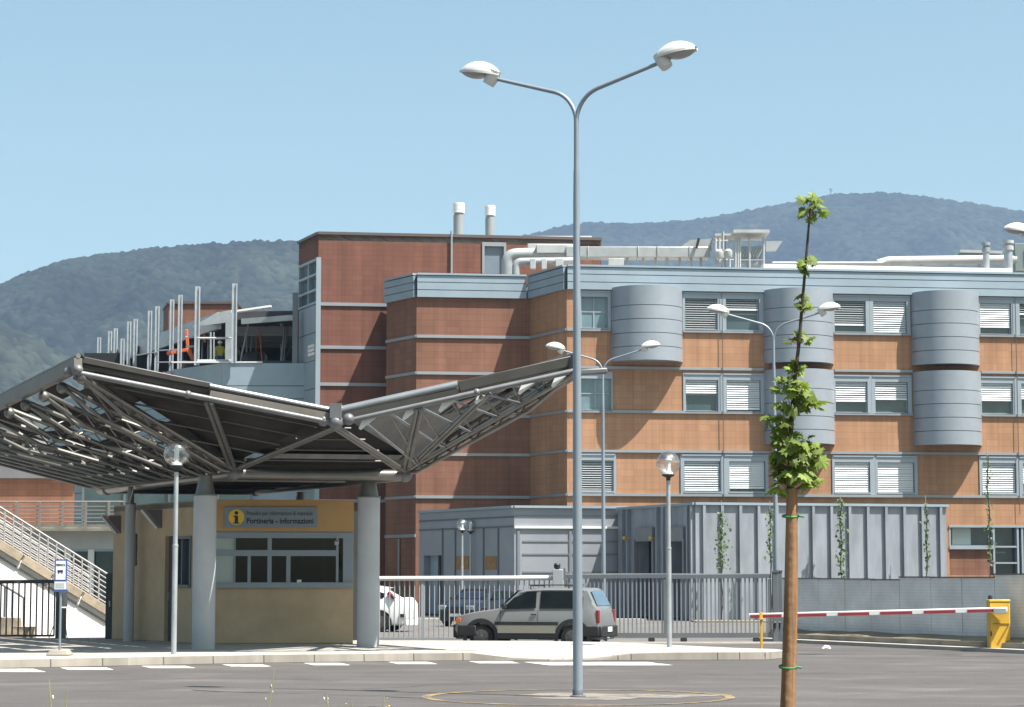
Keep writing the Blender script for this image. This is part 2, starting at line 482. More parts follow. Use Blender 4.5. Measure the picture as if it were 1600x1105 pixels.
M_whitep = wornpaint('white_road_paint', (0.55, 0.53, 0.50), 0.52, (0.13, 0.12, 0.115))
M_yellowp = wornpaint('yellow_road_paint', (0.30, 0.195, 0.062), 0.42, (0.115, 0.10, 0.085))
M_dust = wornpaint('dust_patch', (0.20, 0.178, 0.155), 0.47, (0.10, 0.09, 0.085))
M_pave = mat('pavement_concrete', (0.44, 0.41, 0.38), 0.9, 0, 0.12, 0.8, bump=0.1, bscale=20, spec=0.2)
M_kerb = tile('kerb_stone', (0.40, 0.365, 0.32), (0.34, 0.31, 0.27), (0.13, 0.115, 0.10), bw=1.0, bh=10.0, ms=0.014, rough=0.9, var=0.22)
M_ground = mat('dry_ground', (0.12, 0.11, 0.07), 0.95, 0, 0.3, 0.05, spec=0.1)


def sheetwall(name, c):
    """precast fence panel: fine horizontal lines"""
    t = NT(name); b = t.b; c = tuple(x * .8 for x in c); b.inputs['Roughness'].default_value = 0.85; b.inputs['Specular IOR Level'].default_value = 0.2
    uv = t.node('ShaderNodeUVMap')
    w = t.node('ShaderNodeTexWave', wave_type='BANDS', bands_direction='Y', Scale=4.2, Distortion=0.8, Detail=2.0)
    t.lk(uv.outputs[0], w.inputs['Vector'])
    nz = t.node('ShaderNodeTexNoise', Scale=1.2, Detail=6.0, Roughness=0.65); t.lk(uv.outputs[0], nz.inputs['Vector'])
    m1 = t.node('ShaderNodeMapRange'); m1.inputs[3].default_value = 0.94; m1.inputs[4].default_value = 1.03; t.lk(w.outputs['Fac'], m1.inputs[0])
    m2 = t.node('ShaderNodeMapRange'); m2.inputs[1].default_value = 0.3; m2.inputs[2].default_value = 0.7; m2.inputs[3].default_value = 0.85; m2.inputs[4].default_value = 1.13
    t.lk(nz.outputs['Fac'], m2.inputs[0])
    mm = t.node('ShaderNodeMath', operation='MULTIPLY'); t.lk(m1.outputs[0], mm.inputs[0]); t.lk(m2.outputs[0], mm.inputs[1])
    sc = t.node('ShaderNodeVectorMath', operation='SCALE'); sc.inputs[0].default_value = c; t.lk(mm.outputs[0], sc.inputs['Scale'])
    t.lk(sc.outputs[0], b.inputs['Base Color'])
    bp = t.node('ShaderNodeBump', Strength=0.15, Distance=0.01); t.lk(w.outputs['Fac'], bp.inputs['Height']); t.lk(bp.outputs[0], b.inputs['Normal'])
    return t.m


M_precast = sheetwall('precast_panel', (0.80, 0.81, 0.81))


def text_mesh(name, body, size, m, parent, loc, rot, extrude=0.002, align='LEFT', xs=1.0, bold=0.0):
    cu = bpy.data.curves.new(name, 'FONT'); cu.body = body; cu.size = size; cu.extrude = extrude; cu.align_x = align; cu.align_y = 'CENTER'
    cu.offset = bold
    tmp = bpy.data.objects.new(name, cu); COL.objects.link(tmp)
    dg = bpy.context.evaluated_depsgraph_get(); dg.update()
    me = bpy.data.meshes.new_from_object(tmp.evaluated_get(dg)); me.name = name
    bpy.data.objects.remove(tmp)
    me.materials.clear(); me.materials.append(m)
    o = bpy.data.objects.new(name, me); COL.objects.link(o); o.parent = parent
    o.location = loc; o.rotation_euler = rot; o.scale = (xs, 1, 1)
    return o
# ================================================================ light and air
W = bpy.data.worlds.new('World'); S.world = W; W.use_nodes = True
wt = W.node_tree; bg = wt.nodes['Background']
sky = wt.nodes.new('ShaderNodeTexSky'); sky.sky_type = 'NISHITA'; sky.sun_disc = False
SUN_EL = R(61.4); SUN_AZ = R(120.2)          # azimuth clockwise from +Y
sky.sun_elevation = SUN_EL; sky.sun_rotation = SUN_AZ
sky.air_density = 1.0; sky.dust_density = 2.5; sky.ozone_density = 0.55
tn = wt.nodes.new('ShaderNodeVectorMath'); tn.operation = 'MULTIPLY'; tn.inputs[1].default_value = (1.36, 1.52, 1.26)
wt.links.new(sky.outputs[0], tn.inputs[0]); wt.links.new(tn.outputs[0], bg.inputs['Color']); bg.inputs['Strength'].default_value = 0.05
sl = bpy.data.lights.new('sun', 'SUN'); sl.energy = 5.0; sl.angle = R(0.53); sl.color = (1.0, 0.955, 0.89)
so = bpy.data.objects.new('sun', sl); COL.objects.link(so)
to_sun = Vector((math.cos(SUN_EL) * math.sin(SUN_AZ), math.cos(SUN_EL) * math.cos(SUN_AZ), math.sin(SUN_EL)))
so.rotation_euler = to_sun.to_track_quat('Z', 'Y').to_euler(); so.location = (30, -20, 60)
S.view_settings.view_transform = 'Standard'; S.view_settings.look = 'None'; S.view_settings.gamma = 1.0
S.view_settings.exposure = 1.4; S.view_settings.use_curve_mapping = False

# ================================================================ ground
mb = MB(); mb.quad((-2400, -250, -0.06), (2400, -250, -0.06), (2400, 4600, -0.06), (-2400, 4600, -0.06))
tag(mb.build('ground', M_ground, smooth=False), kind='structure')
mb = MB(); mb.quad((-60, -12, 0), (60, -12, 0), (60, 57.6, 0), (-60, 57.6, 0))
tag(mb.build('road', M_asph, smooth=False), kind='structure')
mb = MB(); mb.quad((-60, 57.6, 0), (60, 57.6, 0), (60, 104, 0), (-60, 104, 0))
tag(mb.build('forecourt', M_fore, smooth=False), kind='structure')
# pale kerb at the far side of the forecourt
mb = MB(); a = GX(560, 84, 0); b = GX(1010, 84, 0)
mb.box(((a.x + b.x) / 2, 84, 0.07), (b.x - a.x, 0.35, 0.16))
mb.box(((a.x + b.x) / 2, 86, 0.05), (b.x - a.x, 3.4, 0.1))
tag(mb.build('kerb', M_conc, smooth=False), kind='structure')
# planted strip before the annex
mb = MB(); a = GX(1085, 85.3, 0); b = GX(1500, 85.3, 0)
mb.box(((a.x + b.x) / 2, 85.9, 0.02), (b.x - a.x, 2.6, 0.07))
tag(mb.build('soil_strip', M_soil, smooth=False), kind='structure')

# pavement: front edge (photo column, depth, top height), back edge
front = [(-260, 39.6, .15), (0, 41.2, .15), (200, 42.5, .15), (400, 43.8, .15), (600, 44.7, .15), (735, 45.2, .15), (800, 45.1, .055),
         (860, 45.0, .03), (930, 45.2, .045), (985, 45.3, .13), (1060, 45.4, .15), (1150, 45.5, .15), (1196, 45.6, .15)]
back = [(-260, 56.9, .15), (0, 56.9, .15), (200, 56.9, .15), (400, 56.9, .15), (545, 56.4, .15), (600, 53.0, .19), (660, 51.9, .22), (760, 51.2, .23),
        (860, 50.9, .23), (960, 50.4, .22), (1040, 49.6, .19), (1150, 48.6, .15), (1212, 47.8, .15)]
mb = MB(); mk = MB()
fp = [GX(*q) for q in front]; bp_ = [GX(*q) for q in back]


def toward(a, b, d): return a + (b - a).normalized() * d


for i in range(len(fp) - 1):
    a, b, c, d = fp[i], fp[i + 1], bp_[i + 1], bp_[i]
    a2 = toward(a, d, 0.22); b2 = toward(b, c, 0.22)
    if i in (5, 6, 7, 8):
        a3 = toward(a, d, 1.3); b3 = toward(b, c, 1.3); a3.z = b3.z = 0.15
        if a.z < .1 or b.z < .1:
            mb.quad(a2, b2, b3, a3); mb.quad(a3, b3, c, d)
        else: mb.quad(a2, b2, b3, a3); mb.quad(a3, b3, c, d)
    else: mb.quad(a2, b2, c, d)
    # kerb stone, 2 mm proud of the slab, face down to the road
    k = Vector((0, 0, .003))
    a0 = a.copy(); b0 = b.copy(); a0.z = b0.z = -.02
    a1 = a + Vector((0, 0.02, 0)); b1 = b + Vector((0, .02, 0))
    mk.quad(a0, b0, b1 + k, a1 + k); mk.quad(a1 + k, b1 + k, b2 + k, a2 + k); mk.quad(a2 + k, b2 + k, b2 - k * 5, a2 - k * 5)
e0 = fp[-1]; e1 = bp_[-1]; em = e0.lerp(e1, .5) + Vector((.35, 0, 0))
z0 = Vector((0, 0, -.17))
mk.quad(e0 + z0, em + z0, em, e0); mk.quad(em + z0, e1 + z0, e1, em)
mb.add([e0, em, e1], [(0, 1, 2)])
for i in range(len(bp_) - 1): mk.quad(bp_[i + 1] + z0, bp_[i] + z0, bp_[i], bp_[i + 1])
tag(mb.build('pavement', M_pave, smooth=False), kind='structure')
tag(mk.build('kerb_stones', M_kerb, smooth=False), kind='structure')

# road paint: pale dashes at the kerb foot, long edge patches
mb = MB()
def patch(px0, px1, y0, y1, skew=0.0, z=.004):
    def q(px, py):
        d = ray(px, py); t = (z - CAMZ) / d.z
        return Vector((d.x * t, d.y * t, z))
    mb.quad(q(px0, y1), q(px1, y1), q(px1 - skew, y0), q(px0 - skew, y0))
patch(-60, 72, 1045, 1050, 20); patch(106, 178, 1043.2, 1046.6, 12)
for (a, b, y) in ((236, 306, 1043.5), (362, 424, 1041), (490, 548, 1039), (622, 684, 1037.2), (748, 812, 1036)):
    patch(a, b, y - 3.0, y + .4, 16)
patch(858, 1052, 1034.5, 1039.5, 40)
tag(mb.build('road_marking', M_whitep, smooth=False), kind='structure')
# yellow ring and dusty patch round the foreground lamp
LP = GX(903, 31.3, 0)
mb = MB(); n = 72
for i in range(n):
    a0 = 2 * math.pi * i / n; a1 = 2 * math.pi * (i + 1) / n
    def q(a, r, z=.006): return (LP.x + r * math.cos(a), LP.y + r * math.sin(a), z)
    w0 = .14 + .03 * math.sin(a0 * 3); w1 = .14 + .03 * math.sin(a1 * 3)
    mb.quad(q(a0, 2.0), q(a0, 2.0 + w0), q(a1, 2.0 + w1), q(a1, 2.0))
tag(mb.build('yellow_ring_marking', M_yellowp, smooth=False), kind='structure')
mb = MB(); pts = []
for i in range(40):
    a = 2 * math.pi * i / 40; r = 1.25 + .35 * math.sin(3 * a + 1) + .2 * math.sin(7 * a)
    pts.append((LP.x + .45 + r * math.cos(a), LP.y + .25 + .62 * r * math.sin(a)))
mb.add([Vector((p[0], p[1], .004)) for p in pts], [tuple(range(40))])
tag(mb.build('dust_patch', M_dust, smooth=False), kind='structure')
# dark tar seams in the asphalt
mb = MB()
for pts in ([(300, 1078), (345, 1080.5), (420, 1082.5)], [(600, 1088.5), (640, 1090), (672, 1091)], [(420, 1082.5), (500, 1084), (560, 1087), (600, 1088.5)]):
    w = .06 if pts[0][0] != 420 else .018
    for (a, b) in zip(pts[:-1], pts[1:]):
        def q(px, py, z=.005):
            d = ray(px, py); t = (z - CAMZ) / d.z
            return Vector((d.x * t, d.y * t, z))
        A = q(*a); B = q(*b); nrm = Vector((-(B - A).y, (B - A).x, 0)).normalized() * w / 2
        mb.quad(A - nrm, B - nrm, B + nrm, A + nrm)
tag(mb.build('tar_seam', M_tar, smooth=False), kind='structure')
mb = MB(); rc = random.Random(4)
for (x, y, ang, n) in ((-3.5, 33.5, .25, 26), (5.0, 35.5, -.2, 30), (-7.5, 36.5, .1, 24), (2.0, 38.5, .05, 34), (9.5, 40.0, -.15, 30), (6.3, 29.0, .5, 18), (-2.0, 29.2, -.4, 16), (11.5, 46.0, .1, 26)):
    p = Vector((x, y, .003)); a = ang
    for i in range(n):
        a += rc.uniform(-.5, .5); a = ang + (a - ang) * .8
        q = p + Vector((math.cos(a), math.sin(a), 0)) * rc.uniform(.12, .3); w = Vector((-math.sin(a), math.cos(a), 0)) * rc.uniform(.004, .016)
        mb.quad(p - w, q - w, q + w, p + w); p = q
tag(mb.build('road_crack', M_tar, smooth=False), kind='structure')


# ================================================================ hills
def forestmat(name, c1, c2, c3, patch):
    t = NT(name); b = t.b; b.inputs['Roughness'].default_value = 0.95; b.inputs['Specular IOR Level'].default_value = 0.05
    at = t.node('ShaderNodeAttribute', attribute_name='tint')
    cr = t.node('ShaderNodeValToRGB'); e = cr.color_ramp.elements
    e[0].position = 0.0; e[0].color = c4(c1); e[1].position = 1.0; e[1].color = c4(c2)
    t.lk(at.outputs['Fac'], cr.inputs[0])
    g = t.node('ShaderNodeNewGeometry')
    nz = t.node('ShaderNodeTexNoise', Scale=0.012, Detail=6.0, Roughness=0.65); t.lk(g.outputs['Position'], nz.inputs['Vector'])
    mr = t.node('ShaderNodeMapRange'); mr.inputs[1].default_value = patch; mr.inputs[2].default_value = patch + .08
    t.lk(nz.outputs['Fac'], mr.inputs[0])
    mix = t.node('ShaderNodeMix', data_type='RGBA'); mix.inputs['B'].default_value = c4(c3)
    t.lk(mr.outputs[0], mix.inputs['Factor']); t.lk(cr.outputs[0], mix.inputs['A']); nb = t.node('ShaderNodeTexNoise', Scale=0.006, Detail=5.0, Roughness=0.6); t.lk(g.outputs['Position'], nb.inputs['Vector'])
    rb = t.node('ShaderNodeMapRange'); rb.inputs[1].default_value = 0.35; rb.inputs[2].default_value = 0.65; rb.inputs[3].default_value = 0.62; rb.inputs[4].default_value = 1.45
    t.lk(nb.outputs['Fac'], rb.inputs[0])
    sm = t.node('ShaderNodeVectorMath', operation='SCALE'); t.lk(mix.outputs['Result'], sm.inputs[0]); t.lk(rb.outputs[0], sm.inputs['Scale'])
    t.lk(sm.outputs[0], b.inputs['Base Color'])
    return t.m


def hill(name, ridge, Y, run, cell, crown, crown_h, m, seed, px0, px1, back=160, prof=1.15):
    r = np.random.default_rng(seed)
    xs_px = np.array([q[0] for q in ridge], float); ys_px = np.array([q[1] for q in ridge], float)
    nx = int((px1 - px0) / F * Y / cell); ny = int((run + back) / cell)
    px = np.linspace(px0, px1, nx)
    # smooth the ridge line
    ry = np.interp(px, xs_px, ys_px); k = max(3, nx // 60) | 1
    ry = np.convolve(np.pad(ry, k // 2, mode='edge'), np.ones(k) / k, 'valid')
    X = (px - 800) / F * Y * 1.0
    Zr = CAMZ + (905 - ry) / F * Y
    tt = np.linspace(-back / run, 1, ny)      # <0 behind the ridge, 1 at the foot
    gx = np.repeat(X[None, :], ny, 0); gy = Y - tt[:, None] * run + np.zeros((1, nx))
    h = np.where(tt < 0, 1 - 0.6 * (-tt * run / back) ** 1.5 * .5, np.clip(1 - np.clip(tt, 0, 1) ** prof, 0, 1))
    z = Zr[None, :] * h[:, None]
    # spurs and gullies: sum of sines, none at the ridge
    amp = (np.clip(tt, 0, 1) * (1 - np.clip(tt, 0, 1)) * 4)[:, None]
    big = np.zeros_like(z)
    for q in range(9):
        kx, ky = r.normal(0, 1, 2) * (2 * math.pi / 260.0); ph = r.uniform(0, 6.28)
        big += np.sin(gx * kx + gy * ky * .55 + ph) * 5.5
    z = z + amp * big
    # tree crowns: nearest jittered seed
    cx = np.floor(gx / crown).astype(int); cy = np.floor(gy / crown).astype(int)
    best = np.full(z.shape, 1e9); bid = np.zeros(z.shape)
    def hsh(a, b, s):
        v = (a * 374761393 + b * 668265263 + s * 1442695041 + seed * 97531) & 0x7fffffff
        v = ((v ^ (v >> 13)) * 1274126177) & 0x7fffffff
        return ((v ^ (v >> 16)) & 0xffff) / 65535.0
    for dx in (-1, 0, 1):
        for dy in (-1, 0, 1):
            a = cx + dx; b = cy + dy
            sx = (a + .1 + .8 * hsh(a, b, 1)) * crown; sy = (b + .1 + .8 * hsh(a, b, 2)) * crown
            rad = 0.75 + .5 * hsh(a, b, 3)
            d = np.hypot(gx - sx, gy - sy) / (crown * rad)
            up = d < best
            best = np.where(up, d, best); bid = np.where(up, hsh(a, b, 4), bid)
    bump = np.sqrt(np.clip(1 - (best / .85) ** 2, 0, 1)) * crown_h * (.55 + .9 * bid)
    z = z + bump
    co_ = np.stack([gx, gy, z], -1).reshape(-1, 3)
    idx = np.arange(nx * ny).reshape(ny, nx)
    fa = np.stack([idx[:-1, :-1], idx[1:, :-1], idx[1:, 1:], idx[:-1, 1:]], -1).reshape(-1, 4)
    me = bpy.data.meshes.new(name)
    me.vertices.add(len(co_)); me.vertices.foreach_set('co', co_.astype(np.float32).ravel())
    me.loops.add(fa.size); me.loops.foreach_set('vertex_index', fa.ravel().astype(np.int32))
    me.polygons.add(len(fa)); me.polygons.foreach_set('loop_start', (np.arange(len(fa)) * 4).astype(np.int32))
    try: me.polygons.foreach_set('loop_total', np.full(len(fa), 4, np.int32))
    except Exception: pass
    me.update(calc_edges=True); me.validate()
    at = me.attributes.new('tint', 'FLOAT', 'POINT'); at.data.foreach_set('value', bid.astype(np.float32).ravel())
    me.materials.append(m); me.shade_smooth()
    o = bpy.data.objects.new(name, me); COL.objects.link(o)
    return tag(o, kind='structure')


M_forest = forestmat('forest', (0.006, 0.009, 0.006), (0.026, 0.032, 0.020), (0.045, 0.042, 0.028), 0.66)
M_forestL = forestmat('low_forest', (0.010, 0.013, 0.008), (0.038, 0.043, 0.026), (0.11, 0.085, 0.06), 0.575)
hill('hills', [(-900, 560), (-300, 545), (0, 455), (60, 426), (110, 409), (180, 399), (240, 391), (330, 384), (400, 381), (463, 380), (560, 386), (680, 402), (760, 430), (900, 520)],
     2300, 760, 2.2, 6.0, 4.6, M_forest, 3, -420, 860)
hill('mountain', [(500, 520), (600, 440), (700, 398), (760, 384), (850, 362), (880, 353), (930, 348), (1000, 350), (1080, 346), (1150, 334), (1210, 321), (1260, 313), (1300, 303),
                  (1350, 302), (1400, 301), (1450, 307), (1500, 314), (1550, 321), (1600, 330), (1700, 346), (1900, 400)],
     3700, 1000, 3.4, 8.0, 5.2, M_forest, 5, 520, 1860)
hill('foothill', [(-700, 500), (-200, 490), (-60, 500), (0, 515), (40, 530), (90, 556), (140, 584), (220, 615), (400, 640), (600, 660)],
     1750, 520, 2.2, 6.0, 4.2, M_forestL, 11, -420, 620, back=90)

q = P(1298, 303, 3700)
RM = thing('radio_mast', 'tiny radio mast on the ridge of the far mountain', 'mast', tuple(q))
mb = MB(); mb.tube([(0, 0, -6), (0, 0, 10)], [.9, .45], 6); mb.build('mast', M_groove, RM)
mb = MB(); mb.box((0, 0, 7.5), (5.5, 1.6, 1.5)); mb.box((.8, 0, 4.6), (3.6, 1.6, 1.2)); mb.build('antenna', M_groove, RM)

# air: pale even haze round everything
mb = MB(); mb.box((0, 2180, 330), (4900, 4960, 662))
hz = mb.build('haze', M_dark, smooth=False); hz.data.materials.clear()
t = NT('haze_air'); t.n.remove(t.b)
pv = t.node('ShaderNodeVolumePrincipled'); pv.inputs['Color'].default_value = (0.38, 0.55, 0.86, 1); pv.inputs['Density'].default_value = 0.000125
pv.inputs['Anisotropy'].default_value = 0.0
t.lk(pv.outputs[0], t.out.inputs['Volume']); hz.data.materials.append(t.m); tag(hz, kind='stuff')
S.cycles.volume_max_steps = 64 if hasattr(S.cycles, 'volume_max_steps') else 64
S.cycles.use_denoising = True
# ================================================================ buildings
def g2(px, Y, z=8): q = GX(px, Y, z); return (q.x, q.y)


TOP = 16.0
LV = [13.02, 11.28, 9.26, 7.44, 5.44]         # heights of the thin metal bands
A0 = g2(886, 104.0); sl_ = .132
A1 = (A0[0] + 24.5, A0[1] + 24.5 * sl_)
FA = Facade(A0, A1)
AL = Facade(g2(828, 107.6), A0)               # chamfered left face of the orange wing
B0 = g2(650, 106.9); B1 = g2(828, 107.6)
FB = Facade(B0, B1)
BL = Facade(g2(603, 109.4), B0)

# ---- orange wing
A = thing('office_wing', 'orange terracotta hospital wing with blue grey cornice, blinds and round metal bays', 'building', (A0[0], A0[1], 0))
o = A.location
rowz = [(FA.z(1300, 524) + .06, FA.z(1300, 460)), (FA.z(1300, 648), FA.z(1300, 585)), (FA.z(1300, 773.5), FA.z(1300, 711))]
inz = [(470, 519), (596, 645), (722, 770)]
cols = [[(899, 955, 908, 950), (1067, 1129, 1071, 1122), (1129, 1195, 1135, 1187), (1302, 1360, 1305, 1354), (1360, 1424, 1366, 1418), (1531, 1588, 1533, 1582), (1588, 1652, 1595, 1645)],
        [(899, 957, 906, 955), (1067, 1129, 1071, 1122), (1129, 1195, 1135, 1188), (1302, 1361, 1305, 1355), (1361, 1424, 1367, 1418), (1531, 1588, 1533, 1582), (1588, 1652, 1595, 1645)],
        [(899, 962, 907, 958), (1062, 1129, 1068, 1124), (1129, 1199, 1138, 1194), (1298, 1365, 1302, 1357), (1365, 1431, 1369, 1426), (1527, 1588, 1532, 1584), (1588, 1655, 1595, 1646)]]
blinds = [[(0, 0), (1.0, 2), (.34, 2), (.72, 2), (.95, 1), (.76, 1), (.3, 2)],
          [(0, 0), (.40, 1), (.93, 1), (.58, 1), (.52, 1), (.55, 1), (.5, 1)],
          [(1.0, 2), (.90, 1), (.83, 1), (.99, 1), (.99, 1), (1.0, 1), (.6, 1)]]
holes = []; wins = []
for r in range(3):
    for c, (a, b, ia, ib) in enumerate(cols[r]):
        s0, s1 = FA.s(a, 600), FA.s(b, 600); t0, t1 = FA.s(ia, 600), FA.s(ib, 600)
        z0, z1 = rowz[r]; y0, y1 = FA.z(1300, inz[r][1]), FA.z(1300, inz[r][0])
        holes.append((s0, s1, z0, z1)); wins.append((r, c, s0, s1, z0, z1, t0, t1, y0, y1))
# ground floor opening at the right
gs0, gs1, gs2 = FA.s(1483, 850), FA.s(1552, 850), FA.s(1592, 850)
gz1 = FA.z(1540, 821); gz0 = FA.z(1540, 899); gzm = FA.z(1540, 855)
holes.append((gs0, gs2 + 3.5, gz0, gz1))
mb = MB(o)
FA.wall(mb, 0, FA.len, 0, 14.9, holes, .32)
AL.wall(mb, 0, AL.len, 0, 14.9)
rt = Facade(A1, (A1[0] - 20 * sl_, A1[1] + 20)); rt.wall(mb, 0, rt.len, 0, 14.9)
mb.build('wall', M_orange, A, smooth=False)
mb = MB(o)      # roof slab behind the parapet
bk = [(A0[0], A0[1]), A1, (A1[0] - 20 * sl_, A1[1] + 20), (g2(828, 107.2)[0] - 2.6, 127)]
inset = lambda p: p
mb.prism([(A0[0] + .1, A0[1] + .35), (A1[0] - .3, A1[1] + .3), (A1[0] - 20 * sl_ - .3, A1[1] + 19.7), (AL.a.x - 2, 126), (AL.a.x + .2, AL.a.y + .3)], 15.2, 15.55)
mb.build('roof', M_conc, A, smooth=False)


def cornice(F, mbs, mbg, s0, s1, ext0=0.0, ext1=0.0):
    zs = [14.88, 15.24, 15.60, 15.93]
    for i in range(3):
        F.box(mbs, s0 - ext0, s1 + ext1, zs[i], zs[i + 1] - .035, -.3, .16)
    F.box(mbg, s0 - ext0 * .5, s1 + ext1 * .5, 14.885, 15.9, -.28, .10)
    F.box(mbs, s0 - ext0 * 1.2, s1 + ext1 * 1.2, 15.93, 16.02, -.4, .21)


mc = MB(o); mg = MB(o)
cornice(FA, mc, mg, 0.02, FA.len, .0)
cornice(AL, mc, mg, 0.1, AL.len - .02)
cn = mc.build('cornice', M_clad, A, smooth=False); mg.build('joint_backing', M_groove, cn, smooth=False)


def rng_minus(s0, s1, gaps):
    segs = [(s0, s1)]
    for (a, b) in gaps:
        nx = []
        for (p, q) in segs:
            if b <= p or a >= q: nx.append((p, q)); continue
            if a > p: nx.append((p, a))
            if b < q: nx.append((b, q))
        segs = nx
    return segs


bays = [(955, 1067, 0), (1193.5, 1303, 0), (1425, 1531, 0), (1193.5, 1303, 1), (1426, 1532, 1)]
bayz = [(FA.z(1300, 570), FA.z(1300, 456)), (FA.z(1300, 695.5), FA.z(1300, 580.5))]
for k, z in enumerate(LV):
    mb = MB(o); gaps = []
    for (a, b, r) in bays:
        if bayz[r][0] - .1 < z < bayz[r][1] + .1: gaps.append((FA.s(a, 600) - .02, FA.s(b, 600) + .02))
    AL.box(mb, 0.0, AL.len - .01, z - .06, z + .06, -.01, .06)
    mb.build('band', M_trim, A, smooth=False)
    for (p, q) in rng_minus(0, FA.len, gaps):
        mb = MB(o); FA.box(mb, p, q, z - .06, z + .06, -.01, .10); mb.build('band', M_trim, A, smooth=False)

for (r, c, s0, s1, z0, z1, t0, t1, y0, y1) in wins:
    mf = MB(o)
    FA.box(mf, s0 + .004, t0, z0 + .004, z1 - .004, -.28, .05); FA.box(mf, t1, s1 - .004, z0 + .004, z1 - .004, -.28, .05)
    FA.box(mf, t0, t1, y1, z1 - .004, -.28, .045); FA.box(mf, t0, t1, z0 + .004, y0, -.28, .045)
    FA.box(mf, t0 - .03, t1 + .03, y0 - .05, y0 + .02, .052, .10)
    FA.box(mf, s0 + .06, s1 - .06, z1 - .09, z1 - .03, .052, .085)
    w = mf.build('window', M_frame, A, smooth=False)
    mp = MB(o); FA.box(mp, t0 + .002, t1 - .002, y0 + .002, y1 - .002, -.24, -.2)
    mp.build('pane', M_paneB if blinds[r][c][0] == 0 else M_pane, w, smooth=False)
    mm = MB(o)
    FA.box(mm, t0, t0 + .06, y0, y1, -.198, -.15); FA.box(mm, t1 - .06, t1, y0, y1, -.198, -.15)
    FA.box(mm, t0 + .06, t1 - .06, y0, y0 + .06, -.198, -.15)
    if blinds[r][c][0] < .9: FA.box(mm, t0 + .06, t1 - .06, y0 + .52 * (y1 - y0), y0 + .52 * (y1 - y0) + .05, -.198, -.16)
    if blinds[r][c][0] == 0:
        FA.box(mm, (t0 + t1) / 2 - .03, (t0 + t1) / 2 + .03, y0 + .06, y1, -.198, -.16)
    mm.build('sash', M_frame, w, smooth=False)
    fr, kind = blinds[r][c]
    if fr > 0:
        tw = random.Random(r * 10 + c); kt = tw.uniform(.75, 1.15); skew = tw.uniform(-.02, .02) if tw.random() < .4 else 0
        ml = MB(o); H = (y1 - y0); n = int(H * fr / .105)
        for i in range(n):
            zc = y1 - .05 - i * .105
            if kind == 1: dn, dz, th = .045, .046 * kt, .008
            else: dn, dz, th = .052, .012, .008
            a = (t0 + .03, t1 - .03)
            jit = random.uniform(-.006, .006)
            p = FA.pt
            ml.hexa([p(a[0], zc - dz + jit, -.05 + dn * .6), p(a[1], zc - dz + jit, -.05 + dn * .6), p(a[1], zc + dz + jit, -.05 - dn), p(a[0], zc + dz + jit, -.05 - dn),
                     p(a[0], zc - dz + th + jit, -.05 + dn * .6), p(a[1], zc - dz + th + jit, -.05 + dn * .6), p(a[1], zc + dz + th + jit, -.05 - dn), p(a[0], zc + dz + th + jit, -.05 - dn)])
        zb = y1 - .05 - n * .105
        FA.box(ml, t0 + .03, t1 - .03, zb - .05, zb + .03, -.11, -.03)
        ml.build('blind', M_blind, w, smooth=False)

# round bays
for (a, b, r) in bays:
    s0, s1 = FA.s(a, 600), FA.s(b, 600); z0, z1 = bayz[r]
    hw = (s1 - s0) / 2; D = 1.4; rad = (hw * hw + D * D) / (2 * D); ph = math.asin(min(1, hw / rad)); n = 28
    def arc(i, z, e=0.0):
        t = -ph + 2 * ph * i / n
        return FA.pt((s0 + s1) / 2 + (rad + e) * math.sin(t), z, (rad + e) * math.cos(t) - (rad - D))
    mb = MB(o); mgv = MB(o); k = 5
    hz_ = [0, .27, .455, .64, .82, 1.0]
    hz_ = [1 - q for q in hz_]
    for j in range(k):
        zt = z0 + (z1 - z0) * hz_[j]; zb = z0 + (z1 - z0) * hz_[j + 1] + (.03 if j < k - 1 else 0)
        for i in range(n):
            mb.quad(arc(i, zb), arc(i + 1, zb), arc(i + 1, zt), arc(i, zt))
            mb.quad(arc(i, zt), arc(i + 1, zt), arc(i + 1, zt, -.05), arc(i, zt, -.05))
            mb.quad(arc(i + 1, zb), arc(i, zb), arc(i, zb, -.05), arc(i + 1, zb, -.05))
    for i in range(n):
        mgv.quad(arc(i, z0 + .02, -.04), arc(i + 1, z0 + .02, -.04), arc(i + 1, z1 - .02, -.04), arc(i, z1 - .02, -.04))
    mid = FA.pt((s0 + s1) / 2, z0 + .012, 0); mid1 = FA.pt((s0 + s1) / 2, z1 - .005, 0)
    for i in range(n):
        mb.add([arc(i + 1, z0 + .012, -.01), arc(i, z0 + .012, -.01), mid], [(0, 1, 2)]); mb.add([arc(i, z1 - .005, -.01), arc(i + 1, z1 - .005, -.01), mid1], [(0, 1, 2)])
    bo = mb.build('bay', M_bay, A, ang=30); mgv.build('joint_backing', M_groove, bo)

# downpipes / cables
for px in (1128.5, 1587.5):
    mb = MB(o); s = FA.s(px, 600)
    mb.tube([FA.pt(s, 4.6, .14), FA.pt(s, 16.1, .14)], .018, 6); mb.build('cable', M_coping, A)

# ground floor opening
mb = MB(o); FA.wall(mb, gs0, gs1, gz0, gzm - .1, (), n=-.10); mb.build('infill_wall', M_brickB, A, smooth=False)  # darker tile colour stands in for shadow on this recessed panel
mf = MB(o)
FA.box(mf, gs0, gs2 + 3.5, gz1 - .10, gz1 - .002, -.31, .06)
FA.box(mf, gs0, gs1 + .02, gzm - .1, gzm + .08, -.3, .05)
FA.box(mf, gs1, gs2 - .12, gzm - .02, gzm + .06, -.2, .03)
FA.box(mf, gs1, gs2 - .12, FA.z(1560, 881), FA.z(1560, 878.5), -.2, .03)
for s in (gs1 - .02, gs2 - .1, gs2 + .12, gs2 + 1.8): FA.box(mf, s, s + .09, gz0, gz1 - .1, -.3, .03)
FA.box(mf, gs0, gs0 + .08, gzm + .08, gz1 - .1, -.3, .02)
gw = mf.build('ground_floor_window', M_frame, A, smooth=False)
